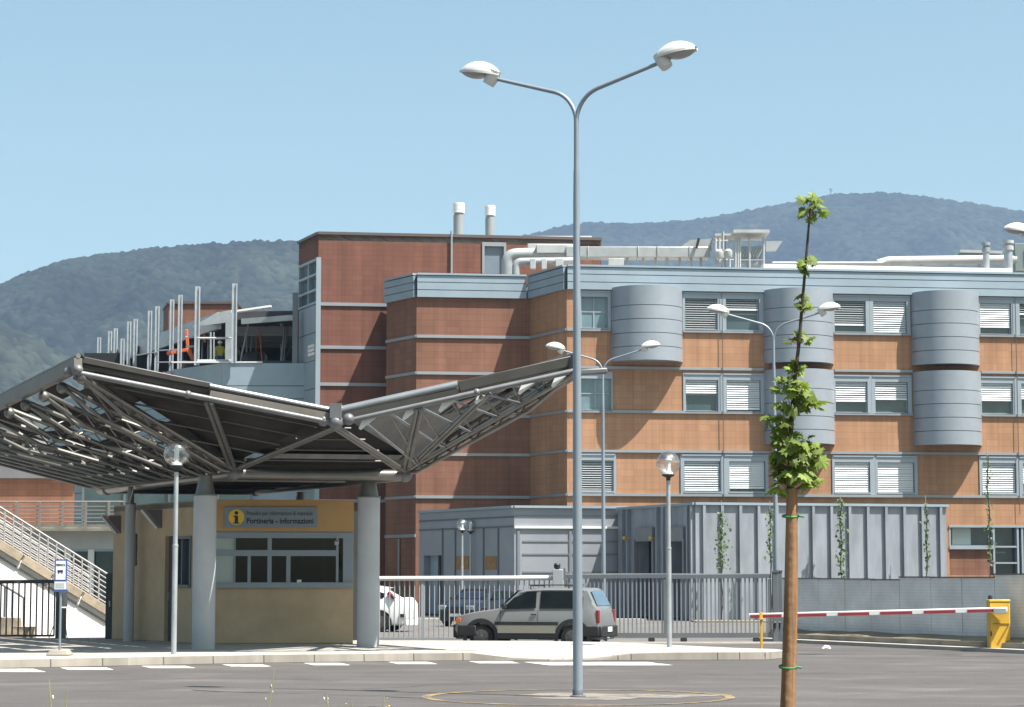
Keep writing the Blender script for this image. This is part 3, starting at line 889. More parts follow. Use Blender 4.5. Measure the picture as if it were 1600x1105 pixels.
mb = MB(o); FA.box(mb, gs0, gs2 + 3.5, gz0, gz1 - .1, -.36, -.315); mb.build('pane', M_pane, gw, smooth=False)
mb = MB(o); FA.box(mb, gs0 + .25, gs0 + 1.15, gzm + .1, gz1 - .12, -.31, -.30); mb.build('window_film', M_frost, gw, smooth=False)

# ---- red brown block
B = thing('brick_block', 'red brown tiled block with grey cornice, between the tall brick tower and the orange wing', 'building', (B0[0], B0[1], 0)); o = B.location
mb = MB(o); FB.wall(mb, 0, FB.len, 0, 14.9); BL.wall(mb, 0, BL.len, 0, 14.9)
mb.build('wall', M_brickB, B, smooth=False)
mb = MB(o); mb.prism([(BL.a.x + .2, BL.a.y + .2), (B0[0], B0[1] + .4), (B1[0], B1[1] + .3), (B1[0], 111.2), (BL.a.x, 111.2)], 15.2, 15.6); mb.build('roof', M_conc, B, smooth=False)
mc = MB(o); mg = MB(o); cornice(FB, mc, mg, 0.02, FB.len - .18); cornice(BL, mc, mg, 0, BL.len - .02)
cn = mc.build('cornice', M_clad, B, smooth=False); mg.build('joint_backing', M_groove, cn, smooth=False)
for z in LV[:1] + LV[1:]:
    mb = MB(o); FB.box(mb, 0, FB.len, z - .07, z + .07, -.01, .08); BL.box(mb, 0, BL.len - .005, z - .07, z + .07, -.01, .06); mb.build('band', M_trim, B, smooth=False)
mb = MB(o); BL.box(mb, 0, BL.len, 3.55, 3.7, -.01, .05); mb.build('band', M_trim, B, smooth=False)
mb = MB(o); s = BL.len * .5; mb.tube([BL.pt(s, 0, .08), BL.pt(s, 3.5, .08)], .05, 6); mb.build('downpipe', M_trim, B)

# ---- tall brick tower
C0 = g2(495, 111.0); C1 = g2(939, 113.0)
FC = Facade(C0, C1); CL = Facade(g2(464, 114.2), C0)
CT = 18.5
C = thing('brick_tower', 'tallest dark red brick block with two metal flues on its roof', 'building', (C0[0], C0[1], 0)); o = C.location
ds0, ds1 = FC.s(757, 400), FC.s(787, 400); dz1 = FC.z(770, 385); dz0 = FC.z(770, 428)
mb = MB(o); FC.wall(mb, 0, FC.len, 0, CT, [(ds0, ds1, dz0, dz1)], .25)
gl0, gl1 = .15, CL.len - .12
cz = [CL.z(480, 412), CL.z(480, 478)]
CL.wall(mb, 0, CL.len, 0, CT, [(0.05, CL.len - .1, 4, cz[0])], .3)
Cr = Facade(C1, (C1[0] + .5, C1[1] + 14)); Cr.wall(mb, 0, 14, 0, CT)
mb.build('wall', M_brickC, C, smooth=False)
mb = MB(o); mb.prism([(CL.a.x, CL.a.y), C0, C1, (C1[0] + .5, C1[1] + 14), (CL.a.x + 2.5, C1[1] + 14)], CT - .3, CT - .02)
rf = mb.build('roof', M_conc, C, smooth=False)
mb = MB(o); FC.box(mb, -.02, FC.len + .08, CT, CT + .14, -.3, .10); CL.box(mb, -.1, CL.len - .03, CT, CT + .14, -.3, .08); Cr.box(mb, 0, 14, CT, CT + .14, -.3, .07)
mb.build('coping', M_coping, C, smooth=False)
for z in (15.05, 12.92, 11.1, 9.2, 7.4, 5.4):
    mb = MB(o); FC.box(mb, .12, FC.s(640), z - .08, z + .08, -.01, .07); mb.build('band', M_trim, C, smooth=False)
mb = MB(o); p = CL.b
FC.box(mb, -.10, .13, 4.0, cz[0] + .05, -.2, .12); mb.build('corner_trim', M_frame, C, smooth=False)
# glazed strip and metal panels in the left face
mf = MB(o); zz = [cz[1], cz[1] + (cz[0] - cz[1]) * .30, cz[1] + (cz[0] - cz[1]) * .66, cz[0]]
for z in zz: CL.box(mf, .05, CL.len - .1, z - .06, z + .06, -.2, .03)
for s in (.05, CL.len * .5, CL.len - .25): CL.box(mf, s, s + .12, zz[0] + .06, cz[0] - .06, -.2, .025)
w = mf.build('window', M_frame, C, smooth=False)
mb = MB(o); CL.box(mb, .06, CL.len - .11, zz[0], cz[0], -.25, -.201); mb.build('pane', M_paneB, w, smooth=False)
mf = MB(o)
zs = np.linspace(4, cz[1] - .07, 9)
for i in range(8): CL.box(mf, .055, CL.len - .105, zs[i] + .02, zs[i + 1] - .02, -.28, -.02)
mf.build('wall_panel', M_clad, C, smooth=False)
mb = MB(o); CL.box(mb, .055, CL.len - .105, 4, cz[1], -.29, -.06); mb.build('joint_backing', M_groove, C, smooth=False)
mb = MB(o); s, z = CL.hit(485, 549)
for k in range(3): CL.box(mb, CL.len * .56, CL.len * .86, z - .25 + k * .2, z - .1 + k * .2, -.02, .05)
mb.build('wall_vent', M_white, C, smooth=False)
# door to the lower roof, downpipe
mf = MB(o); FC.box(mf, ds0 - .12, ds0, dz0, dz1 + .2, -.01, .06); FC.box(mf, ds1, ds1 + .12, dz0, dz1 + .2, -.01, .06); FC.box(mf, ds0, ds1, dz1, dz1 + .2, -.01, .055)
dr = mf.build('door_frame', M_trim, C, smooth=False)
mb = MB(o); FC.box(mb, ds0, ds1, dz0, dz1, -.2, -.1); mb.build('door', mat('grey_blue_door', (.20, .255, .31), .5, .1, .08), dr, smooth=False)
mb = MB(o); s = FC.s(705, 400); mb.tube([FC.pt(s, 15.9, .1), FC.pt(s, CT + .3, .1)], .055, 8); mb.build('downpipe', M_trim, C)
for px, yt, r in ((716.5, 318, .27), (765.5, 322, .24)):
    q = GX(px, 115.5, CT); zt = zpx(yt, 115.5); H = zt - CT
    mb = MB(o); mb.lathe([(r, -.3), (r, H - .62), (r * .9, H - .6), (r * .9, H - .5), (0, H - .5)], (q.x, q.y, CT), 16)
    fl = mb.build('flue', M_trim, rf)
    mb = MB(o)
    for k in range(3):
        zz0 = H - .5 + k * .17
        mb.lathe([(0, zz0), (r * 1.14, zz0), (r * 1.14, zz0 + .14), (r * 1.06, zz0 + .15), (r * 1.06, zz0 + .17), (0, zz0 + .17)], (q.x, q.y, CT), 16)
    mb.build('flue_cap', M_white, rf)
mb = MB(o); q = FC.pt(FC.s(880, 366), CT + .16, -1.0); mb.box((q.x, q.y, CT + .22), (3.2, .8, .12)); mb.build('roof_sheet', M_white, C, smooth=False)

# ---- brick block beyond the building site
Y = 141
b0 = g2(263, Y, 17); b1 = g2(372, Y, 17)
Fx = Facade(b0, b1); Lx = Facade(g2(255, Y + 3.5, 17), b0)
T = thing('brick_block', 'low red brick roof block seen beyond the steel columns of the building site', 'building', (b0[0], b0[1], 0)); o = T.location
mb = MB(o); Fx.wall(mb, 0, Fx.len, 0, zpx(475, Y)); Lx.wall(mb, 0, Lx.len, 0, zpx(475, Y)); mb.prism([(Lx.a.x, Lx.a.y), b0, b1, (b1[0], Y + 9), (Lx.a.x, Y + 9)], 1, zpx(475, Y) - .05, side=False)
mb.build('wall', M_brickB, T, smooth=False)
mb = MB(o); zt = zpx(475, Y); Fx.box(mb, -.03, Fx.len, zt, zt + .16, -.3, .1); Lx.box(mb, 0, Lx.len - .04, zt, zt + .16, -.3, .08); mb.build('coping', M_coping, T, smooth=False)

# ---- metal clad wing under construction
DZ = 12.0
d_end = g2(488, 113.2, 12); d_mid = g2(346, 113.2, 12); d_l = g2(272, 116.6, 12)
ax = Vector((-.43, .9)).normalized()
d_ll = (d_l[0] + ax.x * 26, d_l[1] + ax.y * 26)
D = thing('unfinished_wing', 'unfinished wing clad in grey metal with bare steel columns and an open top floor', 'building', (d_mid[0], d_mid[1], 0)); o = D.location
segs = [Facade(d_mid, d_end), Facade(d_l, d_mid), Facade(d_ll, d_l)]
mb = MB(o); mgr = MB(o)
zt = zpx(567, 113.2)
for F_ in segs:
    zs = [3.0, 5, 6.6, 8.2, 9.2, 9.9, 10.55, 11.2, zt]
    for i in range(len(zs) - 1):
        F_.box(mb, 0.01, F_.len - .01, zs[i] + .02, zs[i + 1] - .02, -.2, 0.0)
    F_.box(mgr, 0.02, F_.len - .02, 3, zt - .05, -.18, -.04)
wp = mb.build('wall_panel', M_clad, D, smooth=False); mgr.build('joint_backing', M_groove, wp, smooth=False)
mb = MB(o); F_ = segs[0]; F_.box(mb, -2.5, F_.len * .45, zt + .003, zt + .06, -.25, .06); mb.build('parapet_cap', M_white, D, smooth=False)
back = [(d_end[0], 130), (d_ll[0] + 6, 140)]
mb = MB(o); mb.prism([(d_ll[0] + .2, d_ll[1]), (d_l[0] + .2, d_l[1] + .2), (d_mid[0], d_mid[1] + .25), (d_end[0], d_end[1] + .25), (d_end[0], 132), (d_ll[0] + 5, 142)], DZ - .4, DZ)
mb.build('deck', M_concD, D, smooth=False)
mb = MB(o)
rz0, rz1 = 14.75, 15.15
rl0 = g2(348, 115.2, 15); rl1 = g2(173, 136, 15)
mb.prism([rl1, rl0, g2(466, 114.6, 15), (g2(466, 114.6, 15)[0], 131), (rl1[0] + 7, 142)], rz0, rz1)
mb.build('roof', mat('bitumen_roof', (.07, .07, .075), .8, 0, .2), D, smooth=False)
mb = MB(o)       # pale edge beams
a = Vector((rl0[0], rl0[1], rz0 - .1)); b = Vector((rl1[0], rl1[1], rz0 - .1))
mb.beam(a + Vector((-.16, -.1, .05)), b + Vector((-.16, -.1, .05)), .22, .85)
c_ = GX(466, 114.5, 15)
mb.beam(Vector((rl0[0] + 1, rl0[1] - .2, rz0 - .12)), Vector((c_.x, c_.y - .2, rz0 + .02)), .18, .28)
mb.build('edge_beam', M_galv, D, smooth=False)
mb = MB(o); a = P(362, 488, 114.2); b = P(424, 479, 114.2); mb.beam(a, b, .5, .10); mb.build('flashing', M_white, D, smooth=False)
mb = MB(o); a = P(318, 506, 114.6); b = P(346, 492, 114.6); c_ = P(362, 486, 114.6)
mb.hexa([P(300, 511, 114.6), P(362, 503, 114.6), P(362, 503, 116), P(300, 511, 116), P(338, 489, 114.6), P(362, 484, 114.6), P(362, 484, 116), P(338, 489, 116)])
mb.build('gutter_box', M_galv, D, smooth=False)
mb = MB(o); mb.box((d_end[0] - 5.5, 129, 13.4), (12, .3, 2.8)); mb.box((d_ll[0] + 8, 133, 13.4), (9, .3, 2.8), rz=0); mb.build('back_wall', M_dark, D, smooth=False)  # walls coloured near-black to stand for shade inside the open floor
colpx = [(366, 442), (308, 446.5), (281, 460), (268, 467), (245, 478), (233.5, 485), (211, 498), (201, 502), (191, 529), (180, 513), (171, 517.5), (154, 527)]
for px, yt in colpx:
    zt_ = 16.3 if px != 191 else 15.3
    Yc = (zt_ - CAMZ) * F / (905 - yt)
    q = GX(px, Yc, 14); mb = MB(o); w = .24 if px > 300 else .21
    z0 = 12.0 if px < 300 else 12.3
    # H section: two flanges and a web, with a cap plate
    mb.box((q.x - w / 2 + .02, q.y, (z0 + zt_) / 2), (.035, w, zt_ - z0)); mb.box((q.x + w / 2 - .02, q.y, (z0 + zt_) / 2), (.035, w, zt_ - z0))
    mb.box((q.x, q.y - .04, (z0 + zt_) / 2), (w - .08, .03, zt_ - z0))
    mb.build('steel_column', M_galvL, D, smooth=False)
q = GX(461, 113.4, 13); mb = MB(o); mb.box((q.x, q.y, (11.6 + 15.9) / 2), (.26, .26, 4.3)); mb.build('steel_column', mat('grey_column_paint', (.2, .23, .26), .5, .2, .1), D, smooth=False)
q = GX(357, 114.0, 13); mb = MB(o); mb.box((q.x, q.y, (11.9 + 14.9) / 2), (.3, .22, 3.0)); mb.build('steel_column', M_galv, D, smooth=False)
for (p0, p1, r) in ((P(308, 528.5, 113.3), P(366, 528.5, 113.3), .06), (P(308, 563.5, 113.3), P(366, 563.5, 113.3), .06), (P(329, 519, 114), P(329, 564, 114), .05), (P(334, 519, 114), P(334, 564, 114), .04),
                    (P(290, 527, 116), P(308, 527, 116), .045), (P(290, 542, 116), P(308, 541, 116), .045), (P(245, 548, 122), P(281, 546, 117.5), .04), (P(210, 556, 128), P(245, 550, 122.2), .04), (P(245, 566, 122), P(281, 566, 117.5), .04)):
    mb = MB(o); mb.tube([p0, p1], r, 6); mb.build('guard_rail', M_galv, D)
rs = random.Random(9)
for k in range(16):
    px = rs.uniform(190, 345); Yk = 136 - (px - 175) / 175 * 18 + rs.uniform(0.5, 4); q = GX(px, Yk, 12)
    mb = MB(o); mb.tube([(q.x, q.y, 12), (q.x, q.y, 14.7)], rs.uniform(.03, .06), 6); mb.build('prop', M_galv if k % 3 else M_steel, D)
mb = MB(o)
mb.tube([P(384, 500, 118), P(440, 512, 118)], .06, 6); mb.tube([P(438, 492, 117), P(441, 512, 117)], .1, 6)
mb.tube([P(386, 512, 119), P(385, 566, 119)], .05, 6); mb.tube([P(395, 518, 119), P(392, 545, 119)], .05, 6)
mb.build('hanging_pipe', M_galv, D)
rs = random.Random(21)
for k in range(13):
    px = rs.uniform(369, 456); Yk = rs.uniform(115.5, 122); a = GX(px, Yk, 12.0); b = a + Vector((rs.uniform(-.25, .25) if k % 3 else rs.uniform(-1.2, 1.2), 0, rs.uniform(1.6, 2.7)))
    mb = MB(o); mb.tube([a, b], rs.uniform(.025, .06), 6); mb.build('prop', [M_galv, M_steel, M_trim, M_orangep][k % 4] if k != 3 else M_steel, D)
for y0_, w_ in ((14.45, .3), (14.2, .18)):
    for Yk in (117, 120, 123):
        a = GX(362, Yk, y0_); b = GX(462, Yk, y0_); mb = MB(o); mb.beam(a, b, .2, w_); mb.build('ceiling_beam', M_trim, D, smooth=False)
mb = MB(o); a = GX(400, 114.6, 12); b = GX(458, 114.6, 12); mb.box(((a.x + b.x) / 2, 114.6, 12.35), (b.x - a.x, .04, .5)); mb.build('safety_net', mat('net_green', (.05, .085, .09), .9, 0, .3, 3), D)
mb = MB(o); q = GX(398, 118, 12); mb.lathe([(.55, 0), (.62, .3), (.62, 1.2), (.5, 1.35), (0, 1.4)], (q.x, q.y, 12.0), 14); mb.build('tank', mat('tank_paint', (.07, .06, .06), .5, .1, .1), D)
mb = MB(o); q0 = GX(425, 117.5, 12)
for k in range(4): mb.box((q0.x + random.uniform(-.2, .2), q0.y, 12.1 + k * .2), (3.0 - k * .3, 1.4, .16), rz=random.uniform(-.08, .08))
mb.build('sheet_stack', M_galvL, D, smooth=False)

# orange boom lift on the deck
BL_ = thing('boom_lift', 'orange boom lift with folded arm working among the steel columns', 'machine', tuple(GX(292, 118, DZ))); o = BL_.location
q = Vector(o)
mb = MB(o); mb.box((q.x + .5, q.y, DZ + .55), (1.7, 1.0, .7)); mb.build('chassis', M_black, BL_, bevel=.04)
for sx in (-.2, 1.2):
    for sy in (-.5, .5):
        mb = MB(o); mb.tube([(q.x + sx, q.y + sy - .1, DZ + .28), (q.x + sx, q.y + sy + .1, DZ + .28)], .28, 12); mb.build('wheel', M_rubber, BL_)
mb = MB(o); mb.beam(P(294, 548, 118), P(291, 515, 118), .15, .16); mb.build('boom', M_orangep, BL_, bevel=.02)
mb = MB(o); mb.beam(P(297, 546, 118), P(265, 552, 118), .17, .17); mb.sphere(P(264, 552, 118), .13, 8, 6); mb.build('boom', M_orangep, BL_, bevel=.02)
mb = MB(o); mb.beam(P(318, 505, 118), P(320, 535, 118), .12, .12); mb.beam(P(312, 518, 118), P(326, 517, 118), .3, .12); mb.build('basket', M_orangep, BL_)
mb = MB(o); mb.beam(P(294, 546, 118), Vector((q.x + .4, q.y, DZ + .8)), .2, .2); mb.build('turret', M_orangep, BL_)
TP = thing('tarpaulin', 'crumpled dark red tarpaulin lying at the edge of the unfinished floor', 'tarpaulin', tuple(P(272, 577, 117.0)))
o = TP.location; mb = MB(o); n = 10
for i in range(n):
    for j in range(4):
        def h(i, j): return Vector((o[0] - .55 + 1.3 * i / n, o[1] - .4 + .25 * j, 12.0 + .3 * (1 - abs(j - 2) / 2.2) * (.6 + .4 * math.sin(i * 1.7 + j))))
        mb.quad(h(i, j), h(i + 1, j), h(i + 1, j + 1), h(i, j + 1))
mb.build('cover', mat('red_tarp', (.24, .03, .05), .6, 0, .2), TP)

# ---- far left low building with terrace
E0 = g2(-190, 112.5, 5); E1 = g2(116, 112.5, 5); E2 = g2(200, 112.6, 5)
E = thing('terrace_building', 'low brick building with grey fascia and railed terrace, behind the stairs', 'building', (E0[0], E0[1], 0)); o = E.location
FE = Facade(E0, E1); FE2 = Facade((E1[0], E1[1] + .0), (E2[0] + 6, E1[1]))
zr0, zr1 = zpx(748, 112.5), zpx(706, 112.5)
mb = MB(o); FE.wall(mb, 0, FE.len, 4.0, zr0); mb.build('wall', M_brickB, E, smooth=False)
mb = MB(o)
hz2 = (zr1 - zr0) / 2
for k in range(2): FE.box(mb, 0, FE.len + .3, zr0 + k * hz2 + .02, zr0 + (k + 1) * hz2 - .02, -.3, .25)
mb.build('fascia', mat('grey_fascia', (.21, .21, .235), .55, .15, .08), E, smooth=False)
mb = MB(o); FE2.box(mb, 0.4, FE2.len, 4.0, zr1, -.4, -.2); mb.build('glass_wall', M_pane, E, smooth=False)
mb = MB(o)
for s in (.35, 2.4, 4.6, 7): FE2.box(mb, s, s + .1, 4.0, zr1, -.198, -.1)
mb.build('mullion', M_gate, E, smooth=False)
mb = MB(o); tz1, tz0 = zpx(819.5, 106), zpx(829.5, 106)
x0, x1 = g2(-190, 106)[0], g2(196, 106)[0]
mb.box(((x0 + x1) / 2, 109.1, (tz0 + tz1) / 2), (x1 - x0, 6.4, tz1 - tz0)); mb.build('terrace_slab', mat('cream_slab', (.60, .53, .42), .85, 0, .08), E, smooth=False)
mb = MB(o); ry0, ry1 = zpx(817, 105.8), zpx(783, 105.8)
for y in (784, 791.5, 797.5, 803.5, 809.5, 815.5):
    r = .045 if y < 786 else .022
    mb.tube([Vector((x0, 105.8, zpx(y, 105.8))), Vector((x1, 105.8, zpx(y, 105.8)))], r, 6)
for px in range(-166, 190, 36):
    q = g2(px + 14, 105.75)[0]
    mb.box((q, 105.74, (zpx(784, 105.8) + zpx(828, 105.8)) / 2), (.12, .05, zpx(784, 105.8) - zpx(828, 105.8)))
mb.build('terrace_railing', mat('brown_grey_rail', (.27, .235, .215), .5, .2, .1), E)
mb = MB(o); lz = tz0
mb.box(((x0 + x1) / 2, 107.3, (lz + zpx(858, 107)) / 2), (x1 - x0, .3, lz - zpx(858, 107))); mb.build('lintel', mat('pale_lintel', (.52, .55, .57), .7, 0, .06), E, smooth=False)
mb = MB(o); mb.box(((x0 + x1) / 2, 107.6, 1.45), (x1 - x0, .2, 2.9)); mb.build('glass_door_row', M_pane, E, smooth=False)
mb = MB(o)
for px in (-60, -20, 20, 66, 110, 146, 186):
    q = g2(px, 107.3)[0]; mb.box((q, 107.25, zpx(858, 107) / 2 - .02), (.28, .16, zpx(858, 107)))
mb.build('door_post', M_white, E, smooth=False)

# ---- ribbed metal annex and banded pavilion in front of the wing
R0 = g2(1087, 88.0, 3); R1 = g2(1479, 90.6, 3); RL0 = g2(966, 94.6, 3)
zA = zpx(789, 88.0)
FR = Facade(R0, R1); FRL = Facade(RL0, R0)
RB = thing('ribbed_annex', 'one storey grey annex of ribbed sheet metal with dark doorways in its shaded end', 'building', (R0[0], R0[1], 0)); o = RB.location
d1 = (FRL.s(997, 850), FRL.s(1024, 850), 0.02, FRL.z(1010, 846)); d2 = (FRL.s(1049, 850), FRL.s(1072, 850), .02, FRL.z(1060, 846))
mb = MB(o); FR.wall(mb, 0, FR.len, 0, zA); FRL.wall(mb, 0, FRL.len, 0, zA, [d1, d2], .5)
Rr = Facade(R1, (R1[0] - .8, R1[1] + 9)); Rr.wall(mb, 0, 9, 0, zA)
mb.prism([(RL0[0], RL0[1]), R0, R1, (R1[0] - .8, R1[1] + 9), (RL0[0], R1[1] + 9)], .1, zA - .12, side=False)
mb.build('wall', M_rib, RB, smooth=False)
mb = MB(o); FR.box(mb, -.02, FR.len + .08, zA + .002, zA + .1, -.3, .12); FRL.box(mb, 0, FRL.len - .05, zA + .002, zA + .1, -.3, .10); mb.build('coping', M_clad, RB, smooth=False)
mr = MB(o)
px = 1099.5
while px < 1478:
    s = FR.s(px, 850); FR.box(mr, s - .055, s + .055, .02, zA - .02, -.01, .12); px += 28.45
mr.build('rib', M_rib, RB, smooth=False); mr = MB(o)
for px in (976, 984, 1030, 1040, 1046, 1078, 1084):
    s = FRL.s(px, 850); FRL.box(mr, s - .05, s + .05, .02, zA - .02, -.01, .15)
mr.build('rib', M_rib, RB, smooth=False)
for (a, b, c, d) in (d1, d2):
    mb = MB(o); FRL.box(mb, a, b, c, d, -.55, -.48); dd = mb.build('door', M_dark, RB, smooth=False)  # near-black slab, the doorway's inner shade put into its colour
    mb = MB(o); FRL.box(mb, a - .12, a, c, d + .1, -.02, .18); FRL.box(mb, b, b + .12, c, d + .1, -.02, .18); FRL.box(mb, a, b, d, d + .55, -.02, .14); mb.build('door_frame', mat('door_surround', (.26, .265, .28), .5, .2, .1), dd, smooth=False)
for px, y in ((984.5, 841), (1025.5, 841)):
    s, z = FRL.hit(px, y); mb = MB(o); c_ = FRL.pt(s, z, .25); mb.sphere(c_, .09, 8, 6); mb.tube([c_, FRL.pt(s, z, -.02)], .03, 6); mb.build('wall_lamp', M_yellow, RB)

V0 = g2(803.5, 94.0, 3); V1 = g2(978, 95.0, 3); VL = g2(655, 101.5, 3)
FV = Facade(V0, V1); FVL = Facade(VL, V0); zV = zpx(794.5, 94.6)
PV = thing('metal_pavilion', 'grey metal entrance pavilion with horizontal bands, left of the ribbed annex', 'building', (V0[0], V0[1], 0)); o = PV.location
vd = (FVL.s(662, 890), FVL.s(691, 890), .02, FVL.z(676, 868))
mb = MB(o); FV.wall(mb, 0, FV.len, 0, zV); FVL.wall(mb, 0, FVL.len, 0, zV, [vd], .4)
mb.prism([VL, V0, V1, (V1[0], 103), (VL[0] + .2, 103)], .1, zV - .12, side=False); mb.build('wall', M_band, PV, smooth=False)
mb = MB(o); FV.box(mb, -.02, FV.len, zV + .002, zV + .10, -.3, .16); FVL.box(mb, 0, FVL.len - .06, zV + .002, zV + .1, -.3, .1); mb.build('coping', M_clad, PV, smooth=False)
zc0, zc1 = zpx(826, 94.5), zpx(822.5, 94.5)
mb = MB(o); FV.box(mb, .0, FV.len, zc0, zc1, -.01, .09); mb.build('canopy_ledge', M_white, PV, smooth=False)
mb = MB(o)
for y in (846, 866, 894, 806): FV.box(mb, .35 if y > 820 else 0, FV.len, zpx(y, 94.5) - .03, zpx(y, 94.5) + .03, -.01, .03)
for px in (808, 889): FV.box(mb, FV.s(px, 850), FV.s(px + 4, 850), .02, zc0 - .002, -.01, .05)
mb.build('band', mat('pavilion_band', (.24, .255, .285), .5, .2, .05), PV, smooth=False)
mb = MB(o)
for px in (692, 712, 756, 779): FVL.box(mb, FVL.s(px, 850) - .04, FVL.s(px, 850) + .04, .02, FVL.z(px, 825), -.01, .04)
for y in (811, 825.5): FVL.box(mb, 0, FVL.len - .02, FVL.z(730, y) - .03, FVL.z(730, y) + .03, -.01, .035)
mb.build('panel_joint', mat('pavilion_joint', (.15, .155, .17), .6, .1, .05), PV, smooth=False)
for a, b in ((714, 733), (759, 776)):
    mb = MB(o); FVL.box(mb, FVL.s(a, 880), FVL.s(b, 880), FVL.z((a + b) / 2, 890), FVL.z((a + b) / 2, 869), -.01, .03); mb.build('plywood_patch', M_wood, PV, smooth=False)
mb = MB(o); FVL.box(mb, vd[0], vd[1], vd[2], vd[3], -.45, -.38); dd = mb.build('door', M_dark, PV, smooth=False)  # near-black slab painted as the shade behind the leaf
mb = MB(o); m_ = (vd[0] + vd[1]) / 2; FVL.box(mb, vd[0] + .02, m_ - .1, vd[2], vd[3], -.375, -.3); mb.build('door_leaf', M_clad, dd, smooth=False)

# ================================================================ things on the roofs
DU = thing('roof_air_duct', 'fat silver air duct with a rounded elbow along the roof edge', 'duct', tuple(P(800, 424, 108.5))); o = DU.location
def arcpts(a, b, c, n=6):
    a, b, c = Vector(a), Vector(b), Vector(c); return [(1 - t) ** 2 * a + 2 * t * (1 - t) * b + t * t * c for t in [i / n for i in range(n + 1)]]
mb = MB(o); Y = 109
pts = [P(793, 432, Y)] + arcpts(P(793, 412, Y), P(793, 398, Y), P(808, 398, Y)) + [P(838, 397, Y), P(888, 397, Y), P(905, 391, Y)]
mb.tube(pts, .31, 14); mb.build('elbow_pipe', M_duct, DU)
mb = MB(o); pts = [P(806, 432, Y - .8)] + arcpts(P(806, 418, Y - .8), P(806, 409, Y - .8), P(816, 409, Y - .8)) + [P(905, 408, Y - .8)]
mb.tube(pts, .19, 12); mb.build('elbow_pipe', M_duct, DU)
mb = MB(o); mb.beam(P(824, 386.5, Y + .6), P(895, 387, Y + .6), 1.0, .22); mb.beam(P(838, 391, Y), P(890, 391, Y), .9, .42); mb.build('duct_box', M_roofw, DU, bevel=.03)
mb = MB(o); mb.beam(P(884, 396, Y), P(1108, 396.5, Y), 1.1, .52); 
for px in (917, 995, 1025, 1075): mb.beam(P(px, 396.3, Y), P(px + 2, 396.3, Y), 1.18, .58)
mb.build('duct_run', M_duct, DU, bevel=.04)
mb = MB(o)
mb.hexa([P(1056, 392, Y - .5), P(1112, 392, Y - .5), P(1112, 392, Y + .8), P(1056, 392, Y + .8), P(1078, 375, Y - .5), P(1112, 373, Y - .5), P(1112, 373, Y + .8), P(1078, 375, Y + .8)])
mb.build('intake_hood', M_duct, DU)
mb = MB(o); mb.beam(P(1092, 372.5, Y - .7), P(1088, 388, Y - .7), .12, .12); mb.build('hood_bracket', M_black, DU)
mb = MB(o)
for px in (980, 1005, 1024, 1042, 1062, 1080, 1095): mb.beam(P(px, 403, Y), P(px, 424, Y), .12, .12)
mb.build('duct_stand', M_roofw, DU)
mb = MB(o)
for px, w in ((828, 9), (846, 8), (868, 12), (950, 24)): mb.beam(P(px, 413, Y - 1.3), P(px + w, 413, Y - 1.3), .5, .5)
mb.build('plant_box', M_roofw, DU, bevel=.02)

EF = thing('roof_plant_frame', 'white steel plant frame with a flat canopy on the roof, right of the air duct', 'plant frame', tuple(P(1160, 420, 108))); o = EF.location
mb = MB(o); Y = 107.6
for px in (1118, 1124, 1140, 1149, 1156): mb.tube([P(px, 372, Y), P(px, 424, Y)], .06, 6)
for px in (1153, 1171, 1193): mb.tube([P(px, 372, Y), P(px, 424, Y)], .055, 6); mb.tube([P(px, 374, Y + 2), P(px, 424, Y + 2)], .055, 6)
for y in (376, 390, 406): mb.tube([P(1116, y, Y), P(1147, y, Y)], .03, 6)
mb.tube([P(1130, 362, Y), P(1130, 424, Y)], .05, 6); mb.tube([P(1133, 368, Y + .4), P(1133, 424, Y + .4)], .04, 6)
mb.build('post', M_roofw, EF)
mb = MB(o); mb.beam(P(1142, 367.5, Y + 1), P(1198, 367.5, Y + 1), 2.6, .15); mb.build('flat_canopy', M_roofw, EF, smooth=False)
mb = MB(o); mb.beam(P(1114, 371.5, Y + 1), P(1142, 371.5, Y + 1), 2.0, .1); mb.build('flat_canopy', M_roofw, EF, smooth=False)
mb = MB(o); mb.beam(P(1154, 406, Y), P(1193, 406, Y), .06, .05)
for i in range(9): mb.tube([P(1156 + i * 4.2, 402, Y), P(1163 + i * 4.2, 386, Y)], .018, 5)
mb.hexa([P(1156, 424, Y + .1), P(1192, 424, Y + .1), P(1192, 424, Y + 1.5), P(1156, 424, Y + 1.5), P(1156, 408, Y + .1), P(1192, 408, Y + .1), P(1192, 408, Y + 1.5), P(1156, 408, Y + 1.5)])
mb.hexa([P(1158, 406, Y + .7), P(1190, 406, Y + .7), P(1190, 406, Y + 1.7), P(1158, 406, Y + 1.7), P(1158, 385, Y + .7), P(1190, 385, Y + .7), P(1190, 385, Y + 1.7), P(1158, 385, Y + 1.7)])
mb.build('cooling_unit', M_galv, EF)
mb = MB(o); mb.hexa([P(1197, 393, Y), P(1212, 393, Y), P(1212, 393, Y + 1.6), P(1197, 393, Y + 1.6), P(1197, 377, Y), P(1223, 376.5, Y), P(1223, 376.5, Y + 1.6), P(1197, 377, Y + 1.6)]); mb.build('exhaust_cowl', M_duct, EF)
mb = MB(o); mb.lathe([(.14, 0), (.2, .1), (.2, .35), (.1, .45), (0, .45)], P(1124, 405, Y - .3), 10); mb.lathe([(.14, 0), (.2, .1), (.2, .35), (.1, .45), (0, .45)], P(1138, 404, Y - .3), 10); mb.build('valve', M_roofw, EF)

